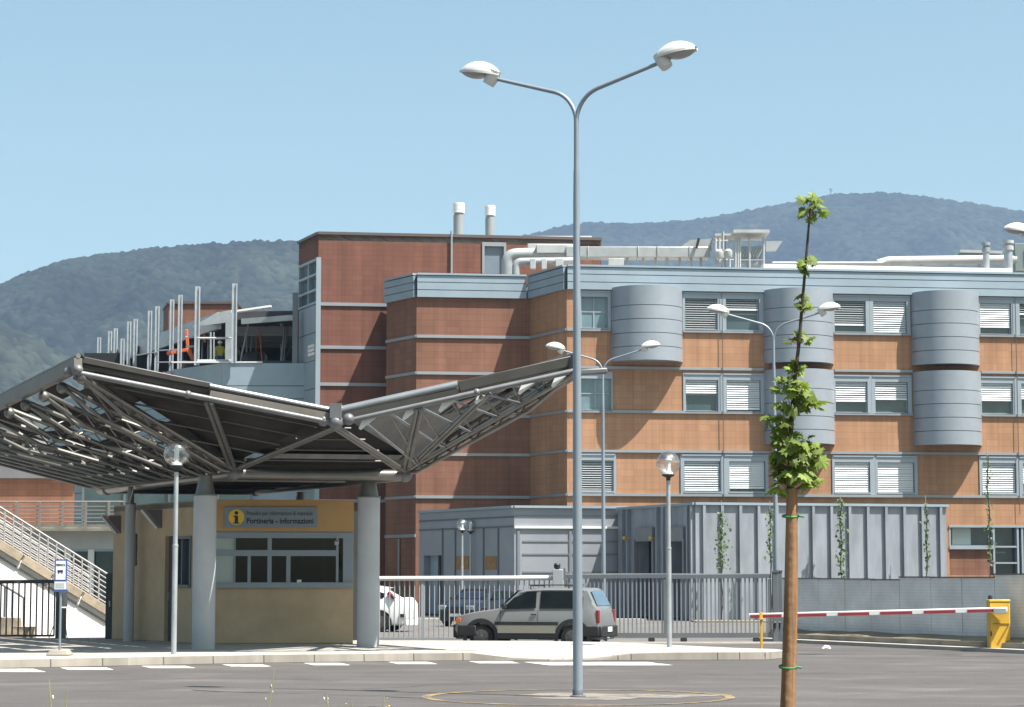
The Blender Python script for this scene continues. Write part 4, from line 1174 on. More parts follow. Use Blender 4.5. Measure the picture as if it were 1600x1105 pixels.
RP = thing('roof_pipe', 'thin white pipe on short stands along the right roof edge', 'pipe', tuple(P(1205, 415, 108.5))); o = RP.location
mb = MB(o); Y = 108.4; mb.tube([P(1198, 411.5, Y), P(1378, 411.5, Y), P(1384, 409, Y)], .085, 8); mb.build('pipe', M_roofw, RP)
mb = MB(o)
for px in (1225, 1270, 1325, 1362): mb.beam(P(px, 411, Y), P(px, 424, Y), .06, .06)
mb.build('pipe_stand', M_galv, RP)
RS = thing('roof_upstand', 'sheet metal upstand, its glint painted white, along the right half of the roof edge', 'roof upstand', tuple(P(1200, 424, 107.3))); o = RS.location
mb = MB(o); a = FA.pt(FA.s(1198, 420), 16.03, -.9); b = FA.pt(FA.s(1588, 420), 16.03, -.9)
mb.beam(a + Vector((0, 0, .15)), b + Vector((0, 0, .15)), .6, .28); mb.build('sheet', M_white, RS, smooth=False)  # white colour stands for the glint of the metal roofing
RD = thing('roof_duct_run', 'long bright insulated duct lying near the right end of the roof', 'duct', tuple(P(1390, 414, 109.5))); o = RD.location
mb = MB(o); Y = 109.2; mb.tube([P(1372, 413, Y), P(1388, 408.5, Y), P(1450, 407.5, Y), P(1588, 406, Y)], .24, 12); mb.build('duct', M_roofw, RD)
mb = MB(o)
for px in (1395, 1440, 1485, 1530): mb.beam(P(px, 410, Y), P(px, 424, Y), .2, .1)
mb.build('duct_stand', M_galv, RD)
for i, (px, yt, r, lab) in enumerate(((1541.5, 378, .2, 'smaller dark capped roof vent near the right edge'), (1576, 375, .27, 'larger white capped roof vent nearest the right edge'))):
    Yv = 107.4 - .2 * i + .5; q = GX(px, Yv, 16); zt = zpx(yt, Yv)
    T_ = thing('roof_vent', lab, 'roof vent', (q.x, q.y, 15.6), group='capped vents on the right roof'); H = zt - 15.6
    mb = MB(); mb.lathe([(r * .8, -.05), (r * .8, H - .5), (0, H - .5)], (0, 0, 0), 14); mb.build('vent_pipe', M_galv, T_)
    mb = MB(); mb.lathe([(0, H - .5), (r, H - .5), (r, H - .3), (r * .75, H - .28), (r * .75, H - .2), (r * 1.05, H - .18), (r * 1.05, H - .04), (0, H)], (0, 0, 0), 14); mb.build('vent_cap', M_trim if i == 0 else M_roofw, T_)
SK = thing('roof_skylight', 'low grey pitched roof light rising behind the bright duct', 'roof light', tuple(P(1470, 405, 113))); o = SK.location
mb = MB(o); Y = 113
mb.hexa([P(1462, 412, Y), P(1566, 412, Y), P(1566, 412, Y + 4), P(1462, 412, Y + 4), P(1505, 393, Y), P(1562, 393, Y), P(1562, 393, Y + 4), P(1505, 393, Y + 4)]); mb.build('cover', M_trim, SK, smooth=False)
mb = MB(o); mb.beam(P(1500, 392.5, Y - .05), P(1566, 394.5, Y - .05), .12, .14); mb.build('ridge_cap', M_roofw, SK, smooth=False)
PB = thing('roof_plant_room', 'grey green plant room box on the roof cut by the right edge of the view', 'plant room', tuple(P(1600, 420, 109))); o = PB.location
mb = MB(o); Y = 109; a = P(1586, 424, Y); b = P(1660, 424, Y); mb.box(((a.x + b.x) / 2, Y + 1.2, (a.z + zpx(380, Y)) / 2), (b.x - a.x, 2.4, zpx(380, Y) - a.z)); mb.build('cabinet', mat('plant_room_green', (.22, .27, .27), .6, .1, .1), PB, bevel=.03)
mb = MB(o)
for k in range(5): mb.box(((a.x + b.x) / 2, Y - .02, a.z + .35 + k * .16), ((b.x - a.x) * .6, .04, .08))
mb.build('louvre', M_trim, PB, smooth=False)
# ================================================================ entrance canopy
b2 = P(365, 743, 47.7); b3 = P(633, 743, 48.5); b1 = GX(168, 56.0, 3.78); b4 = b3 + (b1 - b2)
for q in (b2, b3, b1, b4): q.z = 3.8
axis = (b1 - b2); axis.z = 0; axis.normalize()
Lc = P(122, 578, 43.6); Rc = P(902, 574, 45.3); Vc = P(525, 657, 44.8)
LEN = 17.0
def rim(c, s):
    z = c.z - .052 * min(s, LEN - s)
    q = c + axis * s; q.z = z; return q
L2 = rim(Lc, LEN); R2 = rim(Rc, LEN); V2 = (L2 + R2) / 2 ; V2.z = Vc.z
CA = thing('entrance_canopy', 'wide upturned canopy of dark steel trusses spreading over the kiosk on round columns', 'canopy', ((b2.x + b4.x) / 2, (b2.y + b4.y) / 2, 0.15)); o = CA.location
RT = .085


def joint(mb, p, r=.135): mb.sphere(p, r, 12, 8)


# ring beams
for (a, b, e0, e1) in ((b2, b3, 0, 0), (b2, b1, 0, .6), (b1, b4, 0, 0), (b3, b4, 0, 0)):
    d = (b - a).normalized(); mb = MB(o); mb.tube([a - d * e0, b + d * e1], .115, 12); mb.build('ring_beam', M_steel, CA)
for q in (b1, b2, b3, b4):
    mb = MB(o); joint(mb, q, .15); mb.build('ring_joint', M_steelL, CA)


def pair(mb, a, b, gap, r, up=Vector((0, 0, 1))):
    d = (b - a).normalized(); s = d.cross(up).normalized() * gap / 2
    mb.tube([a + s, b + s], r, 8); mb.tube([a - s, b - s], r, 8)


# hips and struts of the two gable ends
mLV = Lc.lerp(Vc, .5); mRV = Rc.lerp(Vc, .38)
for (a, b, dbl) in ((Lc, b2, 1), (mLV, b2, 0), (Vc, b2, 0), (Vc, b3, 0), (mRV, b3, 0), (Rc.lerp(Vc, .66), b3, 0), (Rc, b3, 1)):
    mb = MB(o); a_ = a + Vector((0, 0, -.14)); b_ = b + Vector((0, 0, .06))
    if dbl: pair(mb, a_, b_, .17, .05)
    else: pair(mb, a_, b_, .10, .048)
    mb.build('strut', M_steel, CA)
for (a, b) in ((L2, b1), (V2, b1), (V2, b4), (R2, b4)):
    mb = MB(o); pair(mb, a, b, .17, .05); mb.build('strut', M_steel, CA)
mb = MB(o); pair(mb, Lc.lerp(Vc, .55) + axis * 2.6, b2 + axis * 2.6 + Vector((.2, 0, .1)), .1, .05); mb.build('strut', M_steel, CA)

# rim tubes (front gable) : lower chord, upper edge
for (c, sgn) in ((Lc, 0), (Rc, 1)):
    mb = MB(o)
    a = c + Vector((0, 0, -.06)); b = Vc + Vector((0, 0, -.06))
    mb.tube([a, b], .058, 10)
    for t in (.42,): joint(mb, a.lerp(b, t), .08)
    mb.build('rim_tube', M_steelL, CA)
    mid = c.lerp(Vc, .5)
    # outer half: dark fascia board, inner half: bright half round gutter
    mb = MB(o); mb.beam(c + Vector((0, .35, .17)), mid + Vector((0, .35, .15)), .4, .22); mb.build('fascia', M_fasc, CA, bevel=.02)
    mb = MB(o); mb.beam(mid + Vector((0, .1, .03)), Vc + Vector((0, .1, .05)), .26, .14); mb.build('fascia', M_fascb if sgn == 0 else M_fasc, CA, smooth=False)
    mb = MB(o); mb.tube([mid + Vector((0, .12, .19)), Vc + Vector((0, .12, .19))], .06 if sgn == 0 else .085, 12); mb.build('gutter', M_steelB, CA)
mb = MB(o); joint(mb, Vc + Vector((0, -.03, -.04)), .15); joint(mb, Vc + Vector((-.25, 0, .0)), .12); joint(mb, Vc + Vector((.25, 0, .02)), .12); mb.box(Vc + Vector((0, 0, .18)), (.22, .3, .3)); mb.build('valley_joint', M_steelL, CA)
mb = MB(o); joint(mb, Lc, .10); joint(mb, Lc + Vector((-.25, .3, -.02)), .10); mb.build('corner_joint', M_steelL, CA)
# long edges
for (c, side) in ((Lc, -1), (Rc, 1)):
    mb = MB(o); k = 8
    for i in range(k): mb.beam(rim(c, LEN * i / k) + Vector((0, 0, .1)), rim(c, LEN * (i + 1) / k) + Vector((0, 0, .1)), .16, .26)
    mb.build('edge_board', M_fascb, CA, smooth=False)
    mb = MB(o); mb.tube([rim(c, 0) + Vector((0, 0, .27)), rim(c, LEN / 2) + Vector((0, 0, .27)), rim(c, LEN) + Vector((0, 0, .27))], .05, 8); mb.build('gutter', M_steelL, CA)

# trusses along both wings, with dark panels lying between them
NTR = 13
def wing(c, ra, rb, inw, gap=.012, skip=()):
    for i in range(NTR):
        t = i / (NTR - 1)
        s = LEN * t
        top = rim(c, s) + inw * .12 + Vector((0, 0, -.08)); bot = ra.lerp(rb, t) + Vector((0, 0, .05))
        if 0 < i < NTR - 1 or True:
            d = (bot - top)
            lo = Vector((0, 0, -.26))
            mb = MB(o); mb.tube([top, bot], .05, 8)
            mb.tube([top + lo * .25, top.lerp(bot, .25) + lo, top.lerp(bot, .92) + lo * .5, bot], .042, 8)
            nw = 6
            for j in range(nw):
                u0 = .10 + .8 * j / nw; u1 = .10 + .8 * (j + .5) / nw; u2 = .10 + .8 * (j + 1) / nw
                mb.tube([top.lerp(bot, u0), top.lerp(bot, u1) + lo * (.95 - .5 * u1)], .018, 5); mb.tube([top.lerp(bot, u1) + lo * (.95 - .5 * u1), top.lerp(bot, u2)], .018, 5)
            if i < NTR - 1:
                t1 = (i + 1) / (NTR - 1); top1 = rim(c, LEN * t1) + inw * .12 + Vector((0, 0, -.08)); bot1 = ra.lerp(rb, t1) + Vector((0, 0, .05))
                for (f0, f1) in ((.02, .30), (.62, .32), (.64, .95)): mb.tube([top.lerp(bot, f0) + lo * .3, top1.lerp(bot1, f1) + lo * .3], .026, 6)
            joint(mb, top + lo * .3, .12)
            mb.build('truss', M_steel, CA)
        if i < NTR - 1:
            t1 = (i + 1) / (NTR - 1); s1 = LEN * t1
            up = Vector((0, 0, .22))
            A_ = rim(c, s) + up; B_ = rim(c, s1) + up; C_ = ra.lerp(rb, t1) + up; D_ = ra.lerp(rb, t) + up
            def at(u, v): return A_.lerp(B_, u).lerp(D_.lerp(C_, u), v)
            mb = MB(o); brk = any((i, j_) in skip for j_ in range(5))
            vs = [0, .2, .4, .6, .8, 1.0]
            for j in range(5):
                if (i, j) in skip: continue
                g0 = gap; g1 = gap
                u0, u1 = (.012, .988) if inw.x > 0 else (0, 1)
                a, b, c2, d2 = at(u0, vs[j] + g0), at(u1, vs[j] + g0), at(u1, vs[j + 1] - g1), at(u0, vs[j + 1] - g1)
                # each leaf is tilted a little, like a louvre
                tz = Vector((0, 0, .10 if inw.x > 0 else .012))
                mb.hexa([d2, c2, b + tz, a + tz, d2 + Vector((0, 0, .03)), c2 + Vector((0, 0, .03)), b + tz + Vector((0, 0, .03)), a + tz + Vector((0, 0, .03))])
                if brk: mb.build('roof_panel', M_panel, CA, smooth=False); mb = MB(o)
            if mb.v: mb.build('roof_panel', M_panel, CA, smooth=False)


inL = (b2 - Lc); inL.z = 0; inL.normalize(); inR = (b3 - Rc); inR.z = 0; inR.normalize()
wing(Lc, b2, b1, inL, .016, {(1, 0), (2, 1), (0, 2), (3, 0), (4, 2), (5, 1), (2, 3), (6, 0), (7, 2), (8, 1)}); wing(Rc, b3, b4, inR, .0, {(0, 0), (0, 1), (1, 1), (2, 1)})
# gable soffits: closed on the left and valley side, slatted on the right
up = Vector((0, .05, .16))
mb = MB(o)
mb.add([Lc + up, Vc + up, b2 + up + Vector((0, .3, .1))], [(0, 1, 2)]); mb.add([Vc + up, b3 + up + Vector((0, .5, .3)), b2 + up + Vector((0, .5, .3))], [(0, 1, 2)])
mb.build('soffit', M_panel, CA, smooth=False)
# purlins under the closed left gable, thin lattice in the open right gable
mb = MB(o); dn = Vector((0, -.03, .05))
for t in (.16, .33, .5, .67, .84):
    mb.tube([Lc.lerp(b2, t) + dn, Vc.lerp(b2, t) + dn], .022, 6)
for t in (.2, .4, .6, .8): mb.tube([Vc.lerp(b2, t) + dn + Vector((0, .1, .03)), Vc.lerp(b3, t) + dn + Vector((0, .1, .03))], .022, 6)
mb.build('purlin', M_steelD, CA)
for k, (t, u) in enumerate(((.10, .10), (.22, .10), (.22, .26), (.34, .26), (.34, .42), (.47, .42), (.47, .57), (.60, .57), (.60, .70), (.73, .70), (.73, .82), (.86, .82))):
    a = Vc.lerp(Rc, t) + Vector((0, .12, -.08)); b = b3.lerp(Rc, u) + Vector((0, .12, -.05))
    mb = MB(o); mb.tube([a, b], .026, 6); mb.build('lattice_bar', M_steel if k % 2 else M_steelB, CA)
for k in range(7):
    u = .10 + .12 * k; s = .9 + 1.15 * k
    a = b3.lerp(b4, .03 + .07 * k) + Vector((0, 0, .05)); b = rim(Rc, .5 + 1.0 * k) + Vector((-.1, 0, -.1))
    mb = MB(o); mb.tube([a, b], .03, 6); mb.build('lattice_bar', M_steelB if k % 2 else M_steel, CA)
# middle deck over the ring
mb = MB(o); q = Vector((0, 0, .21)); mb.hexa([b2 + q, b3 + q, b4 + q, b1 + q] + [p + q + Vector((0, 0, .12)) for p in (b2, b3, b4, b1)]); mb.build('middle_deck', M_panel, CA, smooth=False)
# lattice under the middle deck
mb = MB(o)
for k in range(6):
    t0, t1 = k / 6, (k + 1) / 6
    a, b, c_, d_ = b2.lerp(b1, t0), b2.lerp(b1, t1), b3.lerp(b4, t0), b3.lerp(b4, t1)
    mb.tube([a + q * .5, d_ + q * .5], .04, 6); mb.tube([c_ + q * .4, b + q * .4], .04, 6); mb.tube([b, d_], .05, 6)
mb.build('lattice', M_steel, CA)
# added white plates, glints painted as small shapes under the right rim
for t in (.12, .30, .45, .60, .78, .92):
    a = Vc.lerp(Rc, t) + Vector((0, .1, -.12)); mb = MB(o); mb.hexa([a + Vector((-.14, 0, -.16)), a + Vector((-.10, 0, -.19)), a + Vector((-.10, .05, -.19)), a + Vector((-.14, .05, -.16)), a + Vector((-.06, 0, .02)), a + Vector((.2, 0, .05)), a + Vector((.2, .05, .05)), a + Vector((-.06, .05, .02))]); mb.build('glint_plate', M_white, CA, smooth=False)
# flood light on the tip
mb = MB(o); q = Rc + Vector((.1, 0, -.12)); mb.beam(q + Vector((-.2, 0, 0)), q + Vector((.5, .02, .05)), .2, .12); mb.build('floodlight', M_steelL, CA, bevel=.03)
# columns
for px, Y in ((317.5, 47.7), (575, 49.0), (200.5, 53.6), (470, 57.0)):
    q = GX(px, Y, .15); h = zpx(775 if px < 400 else 778, Y) - .15
    if px == 200.5: h = 3.2
    if px == 470: h = 3.2
    mb = MB(o); cr = .12 if px == 200.5 else .24
    mb.lathe([(cr, 0), (cr, h)], (q.x, q.y, .15), 28); cl = mb.build('column', M_col, CA)
    tgt = min((b1, b2, b3, b4), key=lambda b: (b - q).to_2d().length)
    mb = MB(o); top = Vector((q.x, q.y, .15 + h))
    mb.lathe([(cr + .015, 0), (cr + .015, .03), (cr - .03, .03), (cr * .6, .36), (cr * .6, .42), (0, .42)], top, 20); mb.build('column_head', M_steel, cl)

# ================================================================ kiosk
K0 = g2(176, 55.2, 1.5); K1 = g2(319, 51.0, 1.5); K2 = g2(552, 51.35, 1.5)
FK = Facade(K1, K2); FKL = Facade(K0, K1)
K3 = (K2[0] - .45 * 5.5, K2[1] + .89 * 5.5); K4 = (K0[0] + 1.0, K0[1] + 4.5)
KR = Facade(K2, K3)
KI = thing('kiosk', 'tan rendered information kiosk with a strip window under the canopy', 'kiosk', (K1[0], K1[1], .15)); o = KI.location
zt = FK.z(445, 783.5); z0 = .15
wa = (FK.s(336, 870), FK.len - .001, FK.z(445, 916.5), FK.z(445, 834))
dl = (FKL.s(257.5, 900), FKL.s(270, 900), z0 + .02, FKL.z(265, 838)); wl = (FKL.s(271.5, 880), FKL.s(299, 880), FKL.z(285, 918), FKL.z(285, 838)); sl2 = (FKL.s(207, 860), FKL.s(214.5, 860), FKL.z(211, 884), FKL.z(211, 834))
mb = MB(o)
FK.wall(mb, 0, FK.len, z0, zt, [wa], .12); FKL.wall(mb, 0, FKL.len, z0, zt, [dl, wl, sl2], .2)
KR.wall(mb, 0, KR.len, z0, zt, [(.001, 1.6, wa[2], wa[3])], .12)
Facade(K3, K4).wall(mb, 0, Facade(K3, K4).len, z0, zt); Facade(K4, K0).wall(mb, 0, Facade(K4, K0).len, z0, zt)
mb.build('wall', M_render, KI, smooth=False)
mb = MB(o); mb.prism([K0, K1, K2, K3, K4], zt - .12, zt + .03); mb.build('roof', M_steel, KI, smooth=False)
mb = MB(o); mb.prism([K0, K1, K2, K3, K4], z0 + .01, z0 + .03); mb.build('floor', M_concD, KI, smooth=False)
mb = MB(o); FK.box(mb, FK.s(336, 800), FK.len + .0, FK.z(445, 831), zt + .035, -.02, .09); mb.build('sign_band', M_renderO, KI, smooth=False)
mf = MB(o); W0, W1, zb, zc = wa
FK.box(mf, W0, W1, zc - .10, zc + .03, -.08, .06); FK.box(mf, W0, W1, zb - .03, zb + .09, -.08, .10)
zt2 = FK.z(445, 864)
FK.box(mf, W0, FK.s(529, 870), zt2 - .07, zt2 + .06, -.06, .03)
for a, b, lo in ((365.5, 368, 0), (418, 424.5, 0), (387, 392, 1), (447.5, 454, 1), (525, 529, 0)):
    za, zb2 = zb + .09, (zt2 - .07 if lo else zc - .1)
    if lo: FK.box(mf, FK.s(a, 870), FK.s(b, 870), za, zb2, -.055, .028)
    else:
        FK.box(mf, FK.s(a, 870), FK.s(b, 870), za, zt2 - .07, -.06, .032); FK.box(mf, FK.s(a, 870), FK.s(b, 870), zt2 + .06, zb2, -.06, .032)
FK.box(mf, FK.s(536, 870), FK.len - .01, zb + .09, zc - .1, -.2, .05)
kw = mf.build('strip_window', mat('kiosk_window_frame', (.30, .35, .40), .5, .15, .05), KI, smooth=False)
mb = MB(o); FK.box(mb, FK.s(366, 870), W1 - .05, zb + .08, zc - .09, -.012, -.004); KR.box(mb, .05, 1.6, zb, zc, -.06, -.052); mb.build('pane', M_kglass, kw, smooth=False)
mb = MB(o); FK.box(mb, W0, FK.s(365, 870), zb + .09, zt2 - .07, -.05, .0); FK.box(mb, W0, FK.s(365, 870), zt2 + .06, zc - .10, -.05, 0); mb.build('frosted_panel', M_frost, kw, smooth=False)
# inside: back wall, desk, things on it
mb = MB(o); FK.box(mb, .2, FK.len + .3, z0, zt - .13, -3.2, -3.1); mb.build('inner_wall', mat('inner_wall', (.045, .045, .045), .8, 0, .2), KI, smooth=False)  # inner wall coloured near-black so the room reads as unlit
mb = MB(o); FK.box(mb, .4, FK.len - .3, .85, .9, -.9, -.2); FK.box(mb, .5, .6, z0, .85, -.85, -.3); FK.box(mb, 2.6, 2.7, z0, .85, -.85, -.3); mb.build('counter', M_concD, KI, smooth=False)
# door, side window, slot
mb = MB(o); FKL.box(mb, dl[0], dl[1], dl[2], dl[3], -.16, -.10); dd = mb.build('door', mat('kiosk_door', (.10, .115, .13), .4, .2, .1), KI, smooth=False)
mb = MB(o); FKL.box(mb, dl[0] + .03, dl[0] + .06, 1.1, 1.3, -.099, -.05); mb.build('handle', M_galv, dd)
mf = MB(o); a, b, c, d = wl
FKL.box(mf, a, a + .05, c, d, -.1, .03); FKL.box(mf, b - .05, b, c, d, -.1, .03); FKL.box(mf, a + .05, b - .05, d - .06, d, -.1, .03); FKL.box(mf, a + .05, b - .05, c, c + .06, -.1, .05); FKL.box(mf, (a + b) / 2 - .02, (a + b) / 2 + .02, c + .06, d - .06, -.1, .02)
w = mf.build('window', M_gate, KI, smooth=False); mb = MB(o); FKL.box(mb, a, b, c, d, -.16, -.105); mb.build('pane', M_pane, w, smooth=False)
mb = MB(o); FKL.box(mb, sl2[0], sl2[1], sl2[2], sl2[3], -.15, -.1); mb.build('slot_window', M_pane, KI, smooth=False)
# wedge shaped wall lamps
for px, y in ((248, 797), (184, 806)):
    s, z = FKL.hit(px, y); mb = MB(o); p = FKL.pt
    mb.hexa([p(s - .02, z - .42, .02), p(s + .2, z - .42, .02), p(s + .2, z - .42, .0), p(s - .02, z - .42, .0), p(s - .18, z, .34), p(s + .08, z, .34), p(s + .2, z, 0), p(s - .12, z, 0)])
    wl_ = mb.build('wall_lamp', M_coping, KI, smooth=False)
    mb = MB(o); mb.beam(p(s - .03, z - .43, .03), p(s - .19, z, .36), .05, .05); mb.build('lamp_edge', M_white, wl_)
mb = MB(o); c = FK.pt(FK.s(527, 845), FK.z(527, 846), .0); n3 = Vector((FK.n.x, FK.n.y, 0)); mb.beam(c + n3 * .06, c + n3 * .26 + Vector((-.03, 0, -.05)), .07, .08); mb.tube([c + n3 * .1, c + Vector((0, 0, .12)) + n3 * .05], .015, 6); mb.build('security_camera', M_roofw, KI, smooth=False)
mb = MB(o); FK.box(mb, FK.s(464, 908), FK.s(471, 908), FK.z(466, 911), FK.z(466, 906), .0, .006); mb.build('notice', M_plate, KI, smooth=False)
# sign
s0, s1, sz0, sz1 = FK.s(351, 808), FK.s(495, 808), FK.z(420, 824.5), FK.z(420, 792.5)
mb = MB(o); FK.box(mb, s0, s1, sz0, sz1, .092, .13); sg = mb.build('sign', M_signg, KI, smooth=False)
mb = MB(o); c = FK.pt(FK.s(369.5, 808), FK.z(369, 808.5), .131); n3 = Vector((FK.n.x, FK.n.y, 0)); d3 = Vector((FK.d.x, FK.d.y, 0)); rr = .175; k = 32
mb.add([c + d3 * rr * math.cos(2 * math.pi * i / k) + Vector((0, 0, rr * math.sin(2 * math.pi * i / k))) + n3 * .006 for i in range(k)], [tuple(range(k))]); mb.build('emblem', mat('emblem_yellow', (.80, .50, .03), .5, 0, 0), sg, smooth=False)
mb = MB(o); c2 = c + n3 * .012
mb.add([c2 + d3 * .042 * math.cos(2 * math.pi * i / 16) + Vector((0, 0, .095 + .042 * math.sin(2 * math.pi * i / 16))) for i in range(16)], [tuple(range(16))])
def rect(x0, x1, y0, y1): mb.quad(c2 + d3 * x0 + Vector((0, 0, y0)), c2 + d3 * x1 + Vector((0, 0, y0)), c2 + d3 * x1 + Vector((0, 0, y1)), c2 + d3 * x0 + Vector((0, 0, y1)))
rect(-.035, .038, -.12, .035); rect(-.07, .07, -.145, -.12); rect(-.07, -.035, .005, .035)
mb.build('letter', M_ink, sg, smooth=False)
rz = math.atan2(FK.d.y, FK.d.x)
for body, size, y, wpx, bold in (('Presidio per informazioni & ospedale', .13, 802.5, 102, 0.0), ('Portineria - informazioni', .17, 814.5, 103, .004)):
    q = FK.pt(FK.s(385, y), FK.z(385, y), .133) - o
    to = text_mesh('lettering', body, size, M_ink, sg, q, (math.pi / 2, 0, rz), .002, 'LEFT', 1.0, bold)
    want = wpx / F * 51.3; bx = [v.co.x for v in to.data.vertices]
    to.scale.x = want / (max(bx) - min(bx))

# ================================================================ fences, gates
def bars(mb, a, b, z0, z1, n, r, sq=False, skip0=True):
    a = Vector(a); b = Vector(b)
    for i in range(n + 1):
        q = a.lerp(b, i / n)
        if sq: mb.box((q.x, q.y, (z0 + z1) / 2), (r * 2, r * 2, z1 - z0), rz=math.atan2(b.y - a.y, b.x - a.x))
        else: mb.tube([(q.x, q.y, z0), (q.x, q.y, z1)], r, 6, cap=False)


# pale railing between kiosk and gate
f0 = GX(500, 57.2, 1.6); f1 = GX(866, 57.0, 1.6)
TF = thing('railing_fence', 'pale grey bar railing with a thick white top tube behind the hatchback and white car', 'fence', ((f0.x + f1.x) / 2, 57.1, 0)); o = TF.location
ztp = zpx(904.5, 57.1)
mb = MB(o); mb.tube([(f0.x, 57.2, ztp), (f1.x, 57.0, ztp + .02)], .06, 10); mb.build('top_rail', M_white, TF)
mb = MB(o); mb.beam((f0.x, 57.2, .12), (f1.x, 57.0, .12), .05, .06); mb.build('bottom_rail', M_fence, TF)
mb = MB(o); bars(mb, (f0.x, 57.2, 0), (f1.x, 57.0, 0), .12, ztp, 47, .018); mb.build('bar', M_fence, TF)
for px in (556, 660, 763): mb = MB(o); q = GX(px, 57.12, 0); mb.box((q.x, q.y, ztp / 2), (.07, .06, ztp - .05)); mb.build('post', M_fence, TF)
# gate motor post with beacon
q = GX(872, 56.9, 0); GP = thing('gate_post', 'square grey gate post topped by a small dark beacon, behind the hatchback roof', 'post', (q.x, q.y, 0)); o = GP.location
mb = MB(o); hgt = zpx(890, 56.9); mb.box((q.x, q.y, hgt / 2), (.26, .26, hgt)); mb.build('post', M_fence, GP, bevel=.01)
mb = MB(o); mb.lathe([(.05, 0), (.05, .03), (.075, .03), (.085, .12), (.05, .16), (0, .165)], (q.x - .02, q.y, hgt), 12); mb.build('beacon', M_black, GP)
mb = MB(o); mb.box((q.x + .16, q.y, hgt - .12), (.05, .2, .3)); mb.build('hinge', M_gate, GP)
# two sliding gate leaves
zg1 = zpx(901.5, 57.3); zg0 = .2
for (pa, pb, lab, nb) in ((882, 1042, 'left leaf of the grey sliding bar gate, behind the hatchback', 22), (1044, 1206, 'right leaf of the grey sliding bar gate, ending at the dark gate posts', 22)):
    a = GX(pa, 57.35, 0); b = GX(pb, 57.35, 0); G_ = thing('sliding_gate', lab, 'gate', ((a.x + b.x) / 2, 57.35, 0), group='leaves of the sliding gate'); o = G_.location
    mf = MB(o); mf.beam((a.x, a.y, zg1), (b.x, b.y, zg1 + .02), .09, .10); mf.beam((a.x, a.y, zg0), (b.x, b.y, zg0), .09, .12)
    mf.box((a.x + .04, a.y, (zg0 + zg1) / 2), (.08, .085, zg1 - zg0 - .12)); mf.box((b.x - .04, b.y, (zg0 + zg1) / 2), (.08, .085, zg1 - zg0 - .12)); mf.build('gate_frame', M_gate, G_, smooth=False)
    mb = MB(o); mb.box(((a.x + b.x) / 2, a.y, zg1 + .07), (b.x - a.x, .07, .03)); mb.build('top_rail', M_fence, G_, smooth=False)
    mb = MB(o); bars(mb, a + Vector((.12, 0, 0)), b + Vector((-.12, 0, 0)), zg0, zg1, nb, .018, sq=True); mb.build('bar', M_gatebar, G_, smooth=False)
    for t in (.15, .85):
        mb = MB(o); q = a.lerp(b, t); mb.tube([(q.x, q.y - .04, .09), (q.x, q.y + .04, .09)], .085, 12); mb.build('wheel', M_black, G_)
a = GX(880, 57.2, 0); b = GX(1222, 57.2, 0); GT = thing('gate_track', 'pale steel rail laid on the ground under the sliding gate', 'gate track', ((a.x + b.x) / 2, 57.2, 0)); o = GT.location
mb = MB(o); mb.beam((a.x, 57.2, .02), (b.x, 57.2, .02), .12, .05); mb.beam((a.x, 57.0, .012), (b.x, 57.0, .012), .3, .022); mb.build('rail', M_conc, GT, smooth=False)
for px, lab, w in ((1212, 'left of the two dark posts that end the sliding gate', .14), (1219, 'right of the two dark posts that end the sliding gate', .12)):
    q = GX(px, 57.35 if px < 1215 else 57.6, 0); T_ = thing('gate_post', lab, 'post', (q.x, q.y, 0), group='dark posts at the end of the gate'); h = zpx(894.5 if px < 1215 else 893, 57.4)
    mb = MB(); mb.box((0, 0, h / 2), (w, .16, h)); mb.build('post', M_gate, T_, bevel=.01)
    mb = MB(); mb.box((0, 0, h + .015), (w + .03, .19, .03)); mb.build('post_cap', M_gate, T_, smooth=False)
    mb = MB(); mb.tube([(-.02, -.1, .38), (-.02, -.1, .5), (-.02, -.13, .53)], .03, 6); mb.build('bolt', M_black, T_)

# dark fence at the far left
f0 = GX(-150, 57, 0); f1 = GX(84, 57, 0); zf = zpx(910.5, 57)
LF = thing('bar_fence', 'dark steel bar fence in front of the white stair wall', 'fence', ((f0.x + f1.x) / 2, 57, 0)); o = LF.location
mb = MB(o); mb.beam((f0.x, 57, zf), (f1.x, 57, zf + .03), .07, .09); mb.build('top_rail', M_fenceD, LF, smooth=False)
mb = MB(o); mb.beam((f0.x, 57, .2), (f1.x, 57, .2), .06, .05); mb.build('bottom_rail', M_fenceD, LF, smooth=False)
mb = MB(o); bars(mb, f0, f1, .2, zf, 25, .017, sq=True); mb.build('bar', M_fenceD, LF, smooth=False)
q = GX(92, 56.6, 0); T_ = thing('gate_post', 'thick dark steel post at the end of the left fence, behind the bus stop sign', 'post', (q.x, q.y, .15)); o = T_.location
mb = MB(o); mb.box((q.x - .03, q.y, .15 + .68), (.1, .2, 1.36)); mb.build('post', M_fenceD, T_, bevel=.01)
mb = MB(o); mb.box((q.x + .1, q.y - .02, .15 + .37), (.12, .2, .74)); mb.build('lock_box', M_gate, T_, bevel=.01)
mb = MB(o); mb.box((q.x + .1, q.y + .03, 1.13), (.17, .02, .42)); mb.build('notice', mat('white_notice', (.75, .72, .72), .7, 0, .03), T_, smooth=False)
mb = MB(o); mb.tube([(q.x + .16, q.y - .1, .55), (q.x + .26, q.y - .3, .16)], .012, 5); mb.tube([(q.x - .1, q.y - .1, .5), (q.x - .2, q.y - .25, .16)], .012, 5); mb.build('stay', M_gate, T_)
q = GX(170.5, 56.0, 0); T_ = thing('gate_leaf', 'narrow dark steel gate leaf standing against the left end of the kiosk', 'gate', (q.x, q.y, .15)); o = T_.location
h = zpx(896, 56); mb = MB(o); mb.box((q.x, q.y, (h + .15) / 2), (.2, .06, h - .15)); mb.build('leaf', M_fenceD, T_, bevel=.008)
